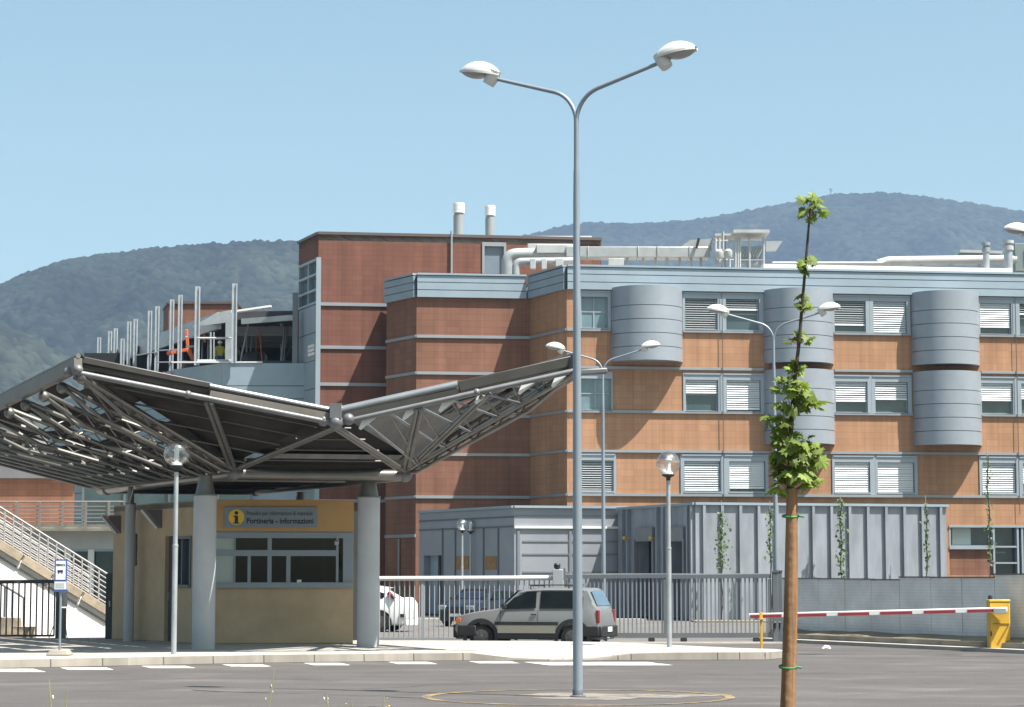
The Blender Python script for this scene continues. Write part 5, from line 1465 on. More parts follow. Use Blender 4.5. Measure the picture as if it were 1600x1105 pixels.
mb = MB(o); mb.box((q.x, q.y - .04, 1.0), (.03, .03, .14)); mb.build('handle', M_galv, T_)

# stair with railings and white flank wall
YS = 63.5
x165 = GX(165, YS, 1.0).x
FST = Facade((x165 - 6.5, YS - 6.5 * math.tan(R(24))), (x165 + .9, YS + .9 * math.tan(R(24))))
sA, sB = 0.6, FST.len
_s0, _z0 = FST.hit(0, 846); _s1, _z1 = FST.hit(165, 948)
def zc_(s): return _z0 + (_z1 - _z0) * (s - _s0) / (_s1 - _s0)
ST = thing('staircase', 'white walled outdoor staircase with stone coping and slatted handrails, left of the kiosk', 'staircase', (FST.a.x + 3, FST.a.y, 0)); o = ST.location
mb = MB(o); p = FST.pt
for n0, n1 in ((0, -.3), (-2.4, -2.7)):
    mb.hexa([p(sA, 0, n0), p(sB, 0, n0), p(sB, 0, n1), p(sA, 0, n1), p(sA, zc_(sA) - .24, n0), p(sB, max(.15, zc_(sB) - .24), n0), p(sB, max(.15, zc_(sB) - .24), n1), p(sA, zc_(sA) - .24, n1)])
mb.build('flank_wall', M_wallw, ST, smooth=False)
for nn in (-.1, -2.55):
    mb = MB(o); a = p(sA, zc_(sA) - .105, nn); b = p(sB, zc_(sB) - .105, nn); k = 9
    for i in range(k): mb.beam(a.lerp(b, i / k + .004), a.lerp(b, (i + 1) / k - .004), .46, .24 + random.uniform(-.012, .012))
    mb.build('coping', M_stone, ST, smooth=False, bevel=.015)
mb = MB(o); mb.beam(p(sA, zc_(sA) - .42, .01), p(sB, zc_(sB) - .42, .01), .05, .05); mb.build('drip_edge', M_kerb, ST, smooth=False)
mb = MB(o); nst = 20
for i in range(nst):
    s0_ = sA + (sB - sA) * i / nst; s1_ = sA + (sB - sA) * (i + 1) / nst; zz = zc_(s0_) - .35
    if zz > .05: FST.box(mb, s0_ + .001, s1_ - .001, 0, zz, -2.39, -.31)
mb.build('steps', M_conc, ST, smooth=False)
M_rail = mat('pale_rail_paint', (.42, .40, .40), .5, .1, .05); sE = FST.s(168, 900)
for nn in (-.1, -2.55):
    mb = MB(o)
    for k in range(7):
        dz = .12 + k * .135; r = .022 if k < 6 else .035
        mb.tube([p(sA, zc_(sA) + dz, nn), p(sE, zc_(sE) + dz, nn), p(sE + .12, zc_(sE) + dz - .1, nn)], r, 6)
    mb.build('handrail', M_rail, ST)
    for s in np.arange(sA + .1, sE, .24):
        mb = MB(o); FST.box(mb, s - .018, s + .018, zc_(s) - .01, zc_(s) + .93, nn - .025, nn + .025); mb.build('baluster', M_rail, ST, smooth=False)
# lower hand rail and stone blocks behind the dark fence
HR = thing('handrail', 'thin grey sloping handrail on posts behind the dark left fence', 'handrail', tuple(GX(10, 60, 0))); o = HR.location
mb = MB(o); mb.tube([GX(-60, 60, 2.0), GX(4, 60, 1.45), GX(34, 60, 1.15), GX(37, 60, 1.1), GX(37, 60, 0.02)], .03, 8); mb.build('rail', M_gate, HR)
for px, z in ((6, 1.42), (18, 1.3)):
    mb = MB(o); q = GX(px, 60, 0); mb.tube([(q.x, q.y, 0), (q.x, q.y, z)], .03, 6); mb.build('post', M_gate, HR)
for px, w, h, lab in ((8, .72, .62, 'taller rough brown stone block lying behind the dark left fence'), (38, .5, .38, 'lower square brown stone block behind the dark left fence')):
    q = GX(px, 59.2, 0); T_ = thing('stone_block', lab, 'stone', (q.x, q.y, 0), group='stone blocks behind the left fence')
    bm = bmesh.new(); bmesh.ops.create_cube(bm, size=1); bmesh.ops.subdivide_edges(bm, edges=bm.edges, cuts=4, use_grid_fill=True)
    for v in bm.verts:
        nn = mnoise.noise(v.co * 2.3 + Vector((px, 0, 0))); v.co *= 1 + .16 * nn
        v.co = Vector((v.co.x * w, v.co.y * .5, (v.co.z + .48) * h))
    me = bpy.data.meshes.new('rock'); bm.to_mesh(me); bm.free(); me.materials.append(M_stone); me.shade_smooth(); me.set_sharp_from_angle(angle=R(40))
    ob = bpy.data.objects.new('rock', me); COL.objects.link(ob); ob.parent = T_

# precast panel fence on the right, on its kerb plinth
w0 = GX(1215, 60.2, 0); w1 = GX(1660, 49.6, 0)
PW = thing('panel_fence', 'grey precast concrete panel fence on a low plinth behind the striped barrier', 'fence', ((w0.x + w1.x) / 2, (w0.y + w1.y) / 2, 0)); o = PW.location
FW = Facade((w0.x, w0.y), (w1.x, w1.y))
edges = [FW.s(1216, 950)] + [FW.s(p, 950) for p in (1239, 1279.5, 1320.5, 1362, 1406, 1455, 1503.5, 1555, 1606, 1655)]
for i in range(len(edges) - 1):
    pc = [1228, 1259, 1300, 1341, 1384, 1430, 1479, 1529, 1580, 1630][i]
    top = FW.z(pc, [905, 905, 905.5, 906, 907, 903, 903.5, 903.5, 898.5, 898.5][i]); bot = .26
    mb = MB(o); FW.box(mb, edges[i] + .012, edges[i + 1] - .012, bot, top, -.10, 0 if i % 2 else .006); mb.build('panel', M_precast, PW, smooth=False)
    mb = MB(o); FW.box(mb, edges[i] + .0, edges[i + 1] - .004, top + .002, top + .035, -.12, .025); mb.build('cap', M_gate, PW, smooth=False)
mb = MB(o); FW.box(mb, edges[0], FW.len, 0, .20, -.2, .55); mb.build('plinth', M_concD, PW, smooth=False)
mb = MB(o); n = 40
for i in range(n):
    s0_, s1_ = edges[0] + (FW.len - edges[0]) * i / n, edges[0] + (FW.len - edges[0]) * (i + 1) / n
    h0 = .215 + .05 * (mnoise.noise(Vector((s0_ * .8, 0, 0))) + .4); h1 = .215 + .05 * (mnoise.noise(Vector((s1_ * .8, 0, 0))) + .4)
    p = FW.pt; mb.hexa([p(s0_, .205, .5), p(s1_, .205, .5), p(s1_, .205, 0.01), p(s0_, .205, .01), p(s0_, h0, .46), p(s1_, h1, .46), p(s1_, h1 + .07, .01), p(s0_, h0 + .07, .01)])
mb.build('soil_ledge', M_soil, PW, smooth=True)
mb = MB(o); FW.box(mb, edges[0] + .3, FW.len, 0, .085, .556, .95); mb.build('lower_step', M_conc, PW, smooth=False)
# ================================================================ striped barrier
q = GX(1561, 50.8, 0)
BG = thing('barrier_gate', 'yellow barrier cabinet with a red and white striped boom', 'barrier', (q.x, q.y, 0)); o = BG.location
Ht = zpx(941, 50.8)
mb = MB(o); mb.box((q.x, q.y, Ht / 2), (.45, .36, Ht)); cb = mb.build('cabinet', M_yellow, BG, bevel=.02)
mb = MB(o); mb.box((q.x, q.y, Ht + .03), (.47, .38, .055)); mb.build('lid', M_yellow, cb, bevel=.015)
mb = MB(o); mb.beam((q.x - .05, q.y - .19, .2), (q.x + .2, q.y - .19, .62), .012, .03); mb.box((q.x + .02, q.y - .187, .62), (.36, .012, .02)); mb.build('cabinet_rib', mat('dark_yellow_paint', (.36, .2, .02), .5, 0, .1), cb, smooth=False)
mb = MB(o); mb.box((q.x - .205, q.y - .17, .4), (.03, .05, .1)); mb.build('lock', M_black, cb)
mb = MB(o); mb.lathe([(.05, 0), (.05, .05), (.04, .09), (0, .1)], (q.x - .17, q.y, Ht + .06), 10); mb.build('beacon', M_black, cb)
ba = P(1574, 952.5, 50.5); bb = P(1170, 962.5, 51.6)
dd = (bb - ba)
mb = MB(o); mb.beam(ba, bb, .06, .11); bo = mb.build('boom', M_white, BG, bevel=.012)
def bt(px): return (1574 - px) / (1574 - 1170.0)
for (pa, pb) in ((1172, 1222), (1238, 1293), (1311, 1360), (1377, 1427), (1445, 1494), (1512, 1553)):
    mb = MB(o); off = Vector((0, -.033, -.014)); mb.beam(ba + dd * bt(pb) + off, ba + dd * bt(pa) + off, .012, .068); mb.build('red_stripe', M_red, bo, smooth=False)
mb = MB(o); mb.beam(ba + dd * bt(1572) + Vector((0, -.02, -.03)), ba + dd * bt(1552) + Vector((0, -.02, -.03)), .12, .13); mb.build('clamp', M_galv, BG, bevel=.01)
q = GX(1190.5, 51.2, 0); YP = thing('boom_rest', 'thin yellow post that carries the free end of the striped boom', 'post', (q.x, q.y, 0)); o = YP.location
mb = MB(o); h = zpx(957, 51.2); mb.box((q.x, q.y + .06, h / 2), (.055, .05, h)); mb.build('post', M_yellow, YP, bevel=.006)
mb = MB(o); mb.box((q.x, q.y + .02, h - .15), (.09, .2, .02)); mb.box((q.x - .045, q.y - .05, h - .08), (.015, .05, .14)); mb.build('fork', M_yellow, YP, smooth=False)
mb = MB(o); mb.box((q.x, q.y + .06, .008), (.16, .16, .016)); mb.build('base_plate', M_yellow, YP, smooth=False)

# ================================================================ bus stop sign
q = GX(93, 43.8, .15); BS = thing('bus_stop_sign', 'blue and white bus stop sign on a thin grey post in a concrete foot', 'sign', (q.x, q.y, .15)); o = BS.location
mb = MB(o); bz = .155
mb.hexa([Vector((q.x - .24, q.y - .2, bz)), Vector((q.x + .2, q.y - .2, bz)), Vector((q.x + .24, q.y + .2, bz)), Vector((q.x - .2, q.y + .2, bz)), Vector((q.x - .16, q.y - .14, bz + .1)), Vector((q.x + .16, q.y - .14, bz + .1)), Vector((q.x + .18, q.y + .14, bz + .1)), Vector((q.x - .16, q.y + .14, bz + .1))])
mb.build('foot', M_concD, BS, bevel=.02)
zp0, zp1 = zpx(925, 43.8), zpx(874, 43.8)
mb = MB(o); mb.tube([(q.x, q.y, .2), (q.x, q.y, zp1 - .05)], .024, 10); mb.build('post', M_pole, BS)
hw = .118
mb = MB(o); mb.box((q.x, q.y - .035, (zp0 + zp1) / 2), (hw * 2, .02, zp1 - zp0)); pl = mb.build('plate', M_blue, BS, smooth=False)
zm0, zm1 = zpx(906, 43.8), zpx(876.5, 43.8)
mb = MB(o); mb.box((q.x, q.y - .047, (zm0 + zm1) / 2), (hw * 2 - .05, .006, zm1 - zm0)); mb.box((q.x, q.y - .047, zpx(915, 43.8)), (hw * 2 - .01, .006, zpx(909, 43.8) - zpx(921, 43.8))); mb.build('white_field', mat('sign_white', (.72, .74, .78), .5, 0, .02), pl, smooth=False)
mb = MB(o); zz = zpx(895, 43.8)
mb.box((q.x - .005, q.y - .053, zz + .03), (.10, .006, .04), rot=Matrix.Rotation(R(0), 3, 'Y')); mb.box((q.x - .035, q.y - .053, zz), (.022, .006, .022)); mb.box((q.x + .028, q.y - .053, zz), (.022, .006, .022)); mb.build('bus_pictogram', M_ink, pl, smooth=False)
to = text_mesh('lettering', 'FERMATA', .05, M_ink, pl, Vector((q.x, q.y - .053, zpx(883, 43.8))) - o, (math.pi / 2, 0, 0), .001, 'CENTER', .8, .002)
mb = MB(o)
for y in (912, 915, 918): mb.box((q.x - .01, q.y - .052, zpx(y, 43.8)), (.17, .005, .012))
mb.build('timetable_line', mat('line_grey_green', (.4, .45, .38), .6, 0, 0), pl, smooth=False)
# ================================================================ street lamps
def lamp_head(T, sx):
    """cobra head; inner end at the origin of the arm tip, pointing along +x*sx and slightly up"""
    x0, z0 = 1.26 * sx, H_L + .70
    tilt = R(9)
    def tr(p):
        x, y, z = p
        return Vector((x0 + sx * (x * math.cos(tilt) - z * math.sin(tilt)), y, z0 + x * math.sin(tilt) + z * math.cos(tilt)))
    nu, nv = 20, 14; Ln = .60
    def hw(u): return .155 * (max(0.0, math.sin(math.pi * min(1, .015 + u * .94))) ** .5) * (1.0 if u < .8 else 1 - (u - .8) * 1.2)
    def hh(u): return .165 * (max(0, math.sin(math.pi * (.015 + .965 * u))) ** .6)
    mb = MB()
    vs = []; fs = []
    for i in range(nu + 1):
        u = i / nu
        for j in range(nv + 1):
            a = math.pi * j / nv
            vs.append(tr((u * Ln - .08, hw(u) * math.cos(a), .0 + hh(u) * math.sin(a))))
    for i in range(nu):
        for j in range(nv):
            a = i * (nv + 1) + j; q = (a, a + 1, a + nv + 2, a + nv + 1); fs.append(q if sx > 0 else q[::-1])
    mb.add(vs, fs)
    # rim lip
    for i in range(nu):
        for sg in (1, -1):
            u0, u1 = i / nu, (i + 1) / nu
            mb.beam(tr((u0 * Ln - .08, sg * hw(u0), -.005)), tr((u1 * Ln - .08, sg * hw(u1), -.005)), .02, .035)
    hd = mb.build('lamp_head', M_lampw, T, ang=60)
    mb = MB(); vs = []; fs = []
    for i in range(nu + 1):
        u = i / nu
        for j in range(nv + 1):
            a = math.pi * j / nv
            k = max(0, math.sin(math.pi * max(0, min(1, (u - .28) / .70)))) ** .6
            vs.append(tr((u * Ln - .08, hw(u) * .93 * math.cos(a), -.012 - .075 * k * math.sin(a))))
    for i in range(nu):
        for j in range(nv):
            a = i * (nv + 1) + j; q = (a, a + nv + 1, a + nv + 2, a + 1); fs.append(q if sx > 0 else q[::-1])
    mb.add(vs, fs); mb.build('lens', M_lens, hd, ang=60)
    mb = MB(); mb.tube([tr((.0, 0, .05)), tr((.03, 0, -.07)), tr((.07, 0, -.16))], [.105, .10, .085], 14); mb.build('socket_housing', M_lampw, hd)


M_lampw = mat('lamp_head_white', (.66, .65, .63), .4, 0, .05)
H_L = 8.05


def make_lamp():
    T = thing('street_lamp', 'tall grey twin arm street lamp standing in the yellow painted ring', 'street lamp', (0, 0, 0), 0, 'twin arm street lamps')
    mb = MB(); mb.lathe([(.068, 0), (.068, .0), (.066, 2), (.056, 4.5), (.046, 6.9), (.041, 7.25), (.036, 7.3), (.034, H_L - .05)], (0, 0, 0), 16); mb.build('pole', M_pole, T)
    mb = MB(); mb.lathe([(.11, .003), (.11, .02), (.075, .03), (.072, .10), (.067, .11)], (0, 0, 0), 16); mb.build('base_collar', M_gate, T)
    for sx in (-1, 1):
        mb = MB()
        pts = [Vector((0, 0, H_L - .12)), Vector((.012 * sx, 0, H_L))] + arcpts((.012 * sx, 0, H_L), (.09 * sx, 0, H_L + .30), (.38 * sx, 0, H_L + .37), 8)[1:] + [Vector((1.30 * sx, 0, H_L + .645))]
        mb.tube(pts, [.03] * 10 + [.026], 10); mb.build('arm', M_pole, T)
        lamp_head(T, sx)
    return T


L0 = make_lamp(); q = GX(903, 31.3, 0); L0.location = (q.x, q.y, 0); L0.rotation_euler = (0, 0, R(-24))
for px, Y, rz, lab in ((943.5, 70.3, -8, 'grey twin arm street lamp farthest back, just right of the canopy tip'), (1214, 60.5, -9, 'grey twin arm street lamp behind the dark gate end posts and the sapling'),
                       (1722, 46.5, -6, 'grey twin arm street lamp whose head pokes in at the right edge')):
    c = copy_tree(L0); q = GX(px, Y, 0); c.location = (q.x, q.y, 0); c.rotation_euler = (0, 0, R(rz)); c['label'] = lab

# globe lamps
def make_globe(h):
    T = thing('globe_lamp', 'x', 'globe lamp', (0, 0, 0), 0, 'clear globe lamps')
    mb = MB(); mb.lathe([(.052, 0), (.052, h * .5), (.05, h * .5), (.058, h * .5 + .005), (.058, h * .5 + .04), (.045, h * .5 + .045), (.043, h - .5)], (0, 0, 0), 14); mb.build('pole', M_galv, T)
    mb = MB(); mb.lathe([(.045, h - .62), (.05, h - .56), (.13, h - .52), (.135, h - .49), (.0, h - .488)], (0, 0, 0), 18); mb.build('socket', M_black, T)
    mb = MB(); mb.sphere((0, 0, h - .255), .255, 24, 16); gb = mb.build('globe', M_globe, T)
    mb = MB(); mb.lathe([(.0, h - .487), (.11, h - .486), (.10, h - .44), (.05, h - .42), (.05, h - .2), (.085, h - .19), (.085, h - .17), (.05, h - .16), (.045, h - .10), (0, h - .09)], (0, 0, 0), 16); mb.build('lamp_core', M_lampcore, gb)
    return T


M_lampcore = mat('lamp_core_white', (.78, .78, .76), .35, 0, .02)
G0 = make_globe(4.15)
q = GX(271.5, 44.5, .15); G0.location = q; G0['label'] = 'clear globe lamp on a slim post in front of the kiosk'
for px, Y, z, lab in ((1046, 48.3, .15, 'clear globe lamp on a slim post in front of the sliding gate'), (722, 94.8, 0, 'left one of two small far off clear globe lamps by the metal pavilion'), (735, 97, 0, 'right one of two small far off clear globe lamps by the metal pavilion')):
    c = copy_tree(G0); c.location = GX(px, Y, z); c['label'] = lab
    if z == 0: c.scale = (1, 1, .99)

# ================================================================ cars
def make_car(name, label, loc, rz, L, Wd, H, prof, paint, group=None, clear=.2, wb=None, wr=.28, lower=None, sidewins=(), tumble=.80, belt_in=.97, boxy=.86):
    """prof: list of (x, z_top, belt z or None); x from front to rear in metres. greenhouse lies where z_top > belt."""
    T = thing(name, label, 'car', loc, rz, group)
    hw = Wd / 2; x_f, x_r = wb
    st = []
    for (x, zt, zb) in prof:
        edge = min(1.0, boxy + (1 - boxy) * min(1, (min(abs(x - prof[0][0]), abs(x - prof[-1][0]))) / (.35 if boxy < .9 else .14)))
        w = hw * edge
        zb_ = zb if zb is not None else zt
        if zt > zb_ + .02: wt = w * (1 - (1 - tumble) * min(1, (zt - zb_) / (H - zb_ + 1e-6)))
        else: wt = w * belt_in
        # ring, right half from bottom centre to top centre
        bot = clear
        r = [(0, bot), (w * .84, bot), (w * .965, bot + .06), (w, bot + .22), (w, (bot + zb_) / 2 + .08), (w * belt_in, zb_ - .02), (w * belt_in * .985, zb_)]
        if zt > zb_ + .02: r += [(wt + (w * belt_in - wt) * .5, (zt + zb_) / 2), (wt, zt - .05), (wt * .90, zt - .008), (wt * .5, zt + .012), (0, zt + .018)]
        else: r += [(w * .93, zt + .005), (w * .88, zt + .012), (w * .8, zt + .02), (w * .45, zt + .032), (0, zt + .036)]
        st.append((x, r))
    mb = MB(); nr = len(st[0][1]); full = 2 * nr - 2
    vs = []
    for (x, r) in st:
        ring = [(x, -y, z) for (y, z) in r] + [(x, y, z) for (y, z) in r[-2:0:-1]]
        vs += ring
    fs = []; k = len(st); n = full
    for i in range(k - 1):
        for j in range(n):
            a = i * n + j; b = i * n + (j + 1) % n; fs.append((a, b, b + n, a + n))
    fs.append(tuple(range(n - 1, -1, -1))); fs.append(tuple((k - 1) * n + j for j in range(n)))
    me = bpy.data.meshes.new('body'); me.from_pydata(vs, [], fs); me.materials.append(paint)
    bm = bmesh.new(); bm.from_mesh(me); bmesh.ops.recalc_face_normals(bm, faces=bm.faces); bm.to_mesh(me); bm.free()
    body = bpy.data.objects.new('body', me); COL.objects.link(body)
    # wheel arches cut out
    cut = MB()
    for x in (x_f, x_r):
        for sg in (-1, 1): cut.tube([(x, sg * (hw - .24), wr * .98), (x, sg * (hw + .2), wr * .98)], wr * 1.2, 24)
    co_ = cut.build('cutter', M_black, smooth=False)
    bl = body.modifiers.new('b', 'BOOLEAN'); bl.operation = 'DIFFERENCE'; bl.object = co_; bl.solver = 'EXACT'
    dg = bpy.context.evaluated_depsgraph_get(); dg.update()
    nm = bpy.data.meshes.new_from_object(body.evaluated_get(dg)); nm.name = 'body'
    body.modifiers.clear(); body.data = nm; bpy.data.objects.remove(co_)
    nm.materials.clear(); nm.materials.append(paint)
    nm.shade_smooth(); nm.set_sharp_from_angle(angle=R(32)); body.parent = T
    for x in (x_f, x_r):
        for sg in (-1, 1):
            mb = MB(); y0 = sg * (hw - .19); y1 = sg * (hw - .012)
            a = Vector((x, y0, wr)); b = Vector((x, y1, wr))
            mb.tube([a, a.lerp(b, .12), a.lerp(b, .85), b], [wr * .9, wr, wr, wr * .92], 24)
            w = mb.build('wheel', M_rubber, T)
            mb = MB(); mb.tube([a.lerp(b, .9), b + Vector((0, sg * .004, 0))], [wr * .62, wr * .62], 20); mb.tube([b, b + Vector((0, sg * .018, 0))], [wr * .2, wr * .16], 12)
            for i in range(8):
                t = 2 * math.pi * i / 8; mb.beam(b + Vector((wr * .16 * math.cos(t), sg * .006, wr * .16 * math.sin(t))), b + Vector((wr * .58 * math.cos(t), sg * .006, wr * .58 * math.sin(t))), .035, .016, up=(0, 1, 0))
            mb.build('rim', M_rim, w)
    mb = MB(); mb.box((0, 0, clear + .12), (L * .84, Wd * .72, .2)); mb.build('underbody', M_black, T, smooth=False)
    return T, st


def interp_ring(st, x, j):
    for i in range(len(st) - 1):
        a, b = st[i], st[i + 1]
        if (a[0] - x) * (b[0] - x) <= 0 and a[0] != b[0]:
            t = (x - a[0]) / (b[0] - a[0]); p, q = a[1][j], b[1][j]
            return p[0] + (q[0] - p[0]) * t, p[1] + (q[1] - p[1]) * t
    r = st[-1][1][j]; return r


def side_pane(st, pts, sg, off=.024):
    """pts: (x, f) where f 0 = belt, 1 = roof edge, following the tumblehome"""
    out = []
    for (x, f) in pts:
        y0, z0 = interp_ring(st, x, 6); y1, z1 = interp_ring(st, x, 8); ym, zm = interp_ring(st, x, 7)
        if f < .5: t = f * 2; y = y0 + (ym - y0) * t; z = z0 + (zm - z0) * t
        else: t = f * 2 - 1; y = ym + (y1 - ym) * t; z = zm + (z1 - zm) * t
        out.append(Vector((x, sg * (y + off), z)))
    return out


def pane_obj(name, pts, m, T, label=None):
    mb = MB(); n = len(pts); c = sum(pts, Vector()) / n
    nrm = (pts[1] - pts[0]).cross(pts[-1] - pts[0]).normalized()
    mb.add(pts, [tuple(range(n))]); return mb.build(name, m, T, smooth=False)


# grey beige hatchback: nose at +x
Hh = 1.40
prof = [(1.72, .50, None), (1.70, .66, None), (1.62, .76, None), (1.30, .83, None), (.82, .895, None), (.66, .92, .915), (.50, 1.08, .92), (.22, 1.33, .925), (.05, 1.375, .93),
        (-.4, 1.40, .93), (-1.0, 1.40, .93), (-1.40, 1.385, .93), (-1.52, 1.16, .93), (-1.63, .93, .915), (-1.67, .80, None), (-1.70, .55, None), (-1.70, .42, None)]
cq = GX(837, 52.6, 0)
PD, st = make_car('parked_car', 'boxy silver grey hatchback with black bumpers and a roof rack', (cq.x, cq.y, 0), R(180 - 17), 3.42, 1.5, Hh, prof, M_panda, None, .24, (1.08, -1.08), .285, tumble=.83, boxy=.945)
for sg in (-1, 1):
    pane_obj('side_window', side_pane(st, [(.58, .04), (.30, .90), (.0, .94), (-.22, .94), (-.22, .03), (.4, .03)], sg), M_cglass, PD)
    pane_obj('side_window', side_pane(st, [(-.32, .03), (-.32, .94), (-1.10, .94), (-1.32, .60), (-1.32, .03)], sg), M_cglass, PD)
    # lower black band, beige lower door panel
    mb = MB(); mb.box((-.0, sg * .748, .60), (1.50, .03, .075)); mb.build('side_strip', M_black, PD, smooth=False)
    mb = MB(); mb.box((0, sg * .746, .47), (1.36, .03, .175)); mb.build('lower_door_panel', M_pandaL, PD, smooth=False)
    mb = MB(); mb.box((0.0, sg * .738, .325), (1.40, .04, .11)); mb.build('sill', M_black, PD, smooth=False)
    # arch liners in black plastic
    for x in (1.08, -1.08):
        mb = MB(); k = 16
        for i in range(k):
            a0 = math.pi * (-.08 + 1.16 * i / k); a1 = math.pi * (-.08 + 1.16 * (i + 1) / k); r0, r1 = .335, .43
            y = sg * .752
            mb.quad(Vector((x + r0 * math.cos(a0), y, .28 + r0 * math.sin(a0))), Vector((x + r1 * math.cos(a0), y, .28 + r1 * math.sin(a0))), Vector((x + r1 * math.cos(a1), y, .28 + r1 * math.sin(a1))), Vector((x + r0 * math.cos(a1), y, .28 + r0 * math.sin(a1))))
            mb.quad(Vector((x + r1 * math.cos(a0), y, .28 + r1 * math.sin(a0))), Vector((x + r1 * math.cos(a0), y - sg * .05, .28 + r1 * math.sin(a0))), Vector((x + r1 * math.cos(a1), y - sg * .05, .28 + r1 * math.sin(a1))), Vector((x + r1 * math.cos(a1), y, .28 + r1 * math.sin(a1))))
        mb.build('wheel_arch', M_black, PD)
    for x in (-.27, .62):
        mb = MB(); mb.box((x, sg * .751, .72), (.008, .004, .36)); mb.build('door_gap', M_black, PD, smooth=False)
    mb = MB(); mb.box((-.17, sg * .757, .80), (.12, .02, .03)); mb.build('door_handle', M_black, PD)
    mb = MB(); mb.box((.50, sg * .82, .99), (.09, .16, .12)); mb.build('mirror', M_black, PD, bevel=.02)
    mb = MB(); mb.box((-1.66, sg * .685, .76), (.07, .10, .29)); mb.build('taillight', M_tail, PD, bevel=.012)
    mb = MB(); mb.box((1.66, sg * .50, .63), (.06, .2, .14)); mb.build('headlight', M_lens, PD, bevel=.015)
    mb = MB(); mb.box((1.63, sg * .69, .645), (.12, .09, .15)); mb.build('indicator', M_amber, PD, bevel=.01)
    mb = MB(); mb.sphere((1.745, sg * .45, .40), .06, 10, 8, (.4, 1, .8)); mb.build('fog_lamp', M_lens, PD)
    # bright gutter strip along roof edge
    mb = MB()
    xs = [.18, 0, -.4, -1.0, -1.32]
    pts = [side_pane(st, [(x, 1.0)], sg, .006)[0] for x in xs]; mb.tube(pts, .012, 6); mb.build('rain_gutter', M_panda, PD)
mb = MB(); mb.box((1.70, 0, .42), (.13, 1.42, .30)); mb.box((1.42, .715, .43), (.45, .08, .26)); mb.box((1.42, -.715, .43), (.45, .08, .26)); mb.build('bumper', M_black, PD, bevel=.03)
mb = MB(); mb.box((-1.70, 0, .42), (.13, 1.44, .26)); mb.box((-1.47, .715, .43), (.46, .08, .26)); mb.box((-1.47, -.715, .43), (.46, .08, .26)); mb.build('bumper', M_black, PD, bevel=.03)
mb = MB(); mb.box((1.70, 0, .63), (.04, .75, .12)); mb.build('grille', M_black, PD, bevel=.01)
mb = MB(); mb.box((-1.775, .05, .47), (.012, .36, .11)); mb.build('licence_plate', M_plate, PD, smooth=False)
wsc = [Vector((.655, -.60, .945)), Vector((.655, .60, .945)), Vector((.245, .52, 1.325)), Vector((.245, -.52, 1.325))]
pane_obj('windscreen', [p + Vector((.022, 0, .022)) for p in wsc], M_cglass, PD)
rw = [Vector((-1.592, .58, .985)), Vector((-1.592, -.58, .985)), Vector((-1.43, -.52, 1.32)), Vector((-1.43, .52, 1.32))]
pane_obj('rear_window', [p + Vector((-.03, 0, .02)) for p in rw], mat('rear_glass_reflection', (.10, .16, .22), .05, 0, .2, 2, spec=.9), PD)  # bluish reflection put into the rear pane's base colour
mb = MB()
for x in (-.05, -.95): mb.tube([(x, -.56, 1.36), (x, -.55, 1.45), (x, .55, 1.45), (x, .56, 1.36)], .016, 6)
for y in (-.48, .48, 0): mb.tube([(.02, y, 1.465), (-1.02, y, 1.465)], .014, 6)
mb.build('roof_rack', M_black, PD)
mb = MB(); mb.tube([(-1.60, .2, .28), (-1.8, .2, .27)], .025, 8); mb.build('exhaust', M_galv, PD)

# white hatchback behind the railing, mostly hidden by kiosk and column
prof = [(2.02, .50, None), (2.0, .68, None), (1.8, .80, None), (1.25, .90, None), (1.0, .95, .945), (.7, 1.17, .95), (.3, 1.36, .96), (-.2, 1.42, .97), (-.8, 1.41, .99), (-1.35, 1.33, 1.0), (-1.72, 1.15, 1.01), (-1.95, 1.0, .99), (-2.05, .85, None), (-2.06, .6, None), (-2.02, .42, None)]
cq = GX(545, 70.6, 0)
WC, st = make_car('parked_car', 'white hatchback half hidden behind the kiosk column and pale railing', (cq.x - .05, cq.y, 0), R(180 - 12), 4.1, 1.7, 1.43, prof, M_carw, None, .2, (1.32, -1.26), .31)
for sg in (-1, 1):
    pane_obj('side_window', side_pane(st, [(.80, .08), (.35, .88), (-.2, .9), (-.2, .06)], sg), M_cglass, WC)
    pane_obj('side_window', side_pane(st, [(-.28, .06), (-.28, .9), (-1.0, .88), (-1.45, .55), (-1.35, .08)], sg), M_cglass, WC)
    mb = MB(); p0 = side_pane(st, [(-1.52, .92), (-1.74, .1)], sg, .01); mb.beam(p0[0], p0[1], .20, .09); mb.build('taillight', M_tail, WC, bevel=.01)
    mb = MB(); mb.box((1.95, sg * .6, .66), (.1, .28, .14)); mb.build('headlight', M_lens, WC, bevel=.02)
    mb = MB(); mb.box((.72, sg * .92, 1.02), (.1, .17, .12)); mb.build('mirror', M_carw, WC, bevel=.02)
    mb = MB(); mb.box((-.24, sg * .853, .68), (.008, .004, .5)); mb.build('door_gap', M_black, WC, smooth=False)
    mb = MB(); mb.box((-1.95, sg * .76, .5), (.16, .14, .10)); mb.build('rear_reflector', M_black, WC, bevel=.01)
pane_obj('windscreen', [Vector((1.0, -.7, .99)), Vector((1.0, .7, .99)), Vector((.36, .6, 1.37)), Vector((.36, -.6, 1.37))], M_cglass, WC)
pane_obj('rear_window', [Vector((-1.93, .62, 1.05)), Vector((-1.93, -.62, 1.05)), Vector((-1.48, -.54, 1.33)), Vector((-1.48, .54, 1.33))], M_cglass, WC)

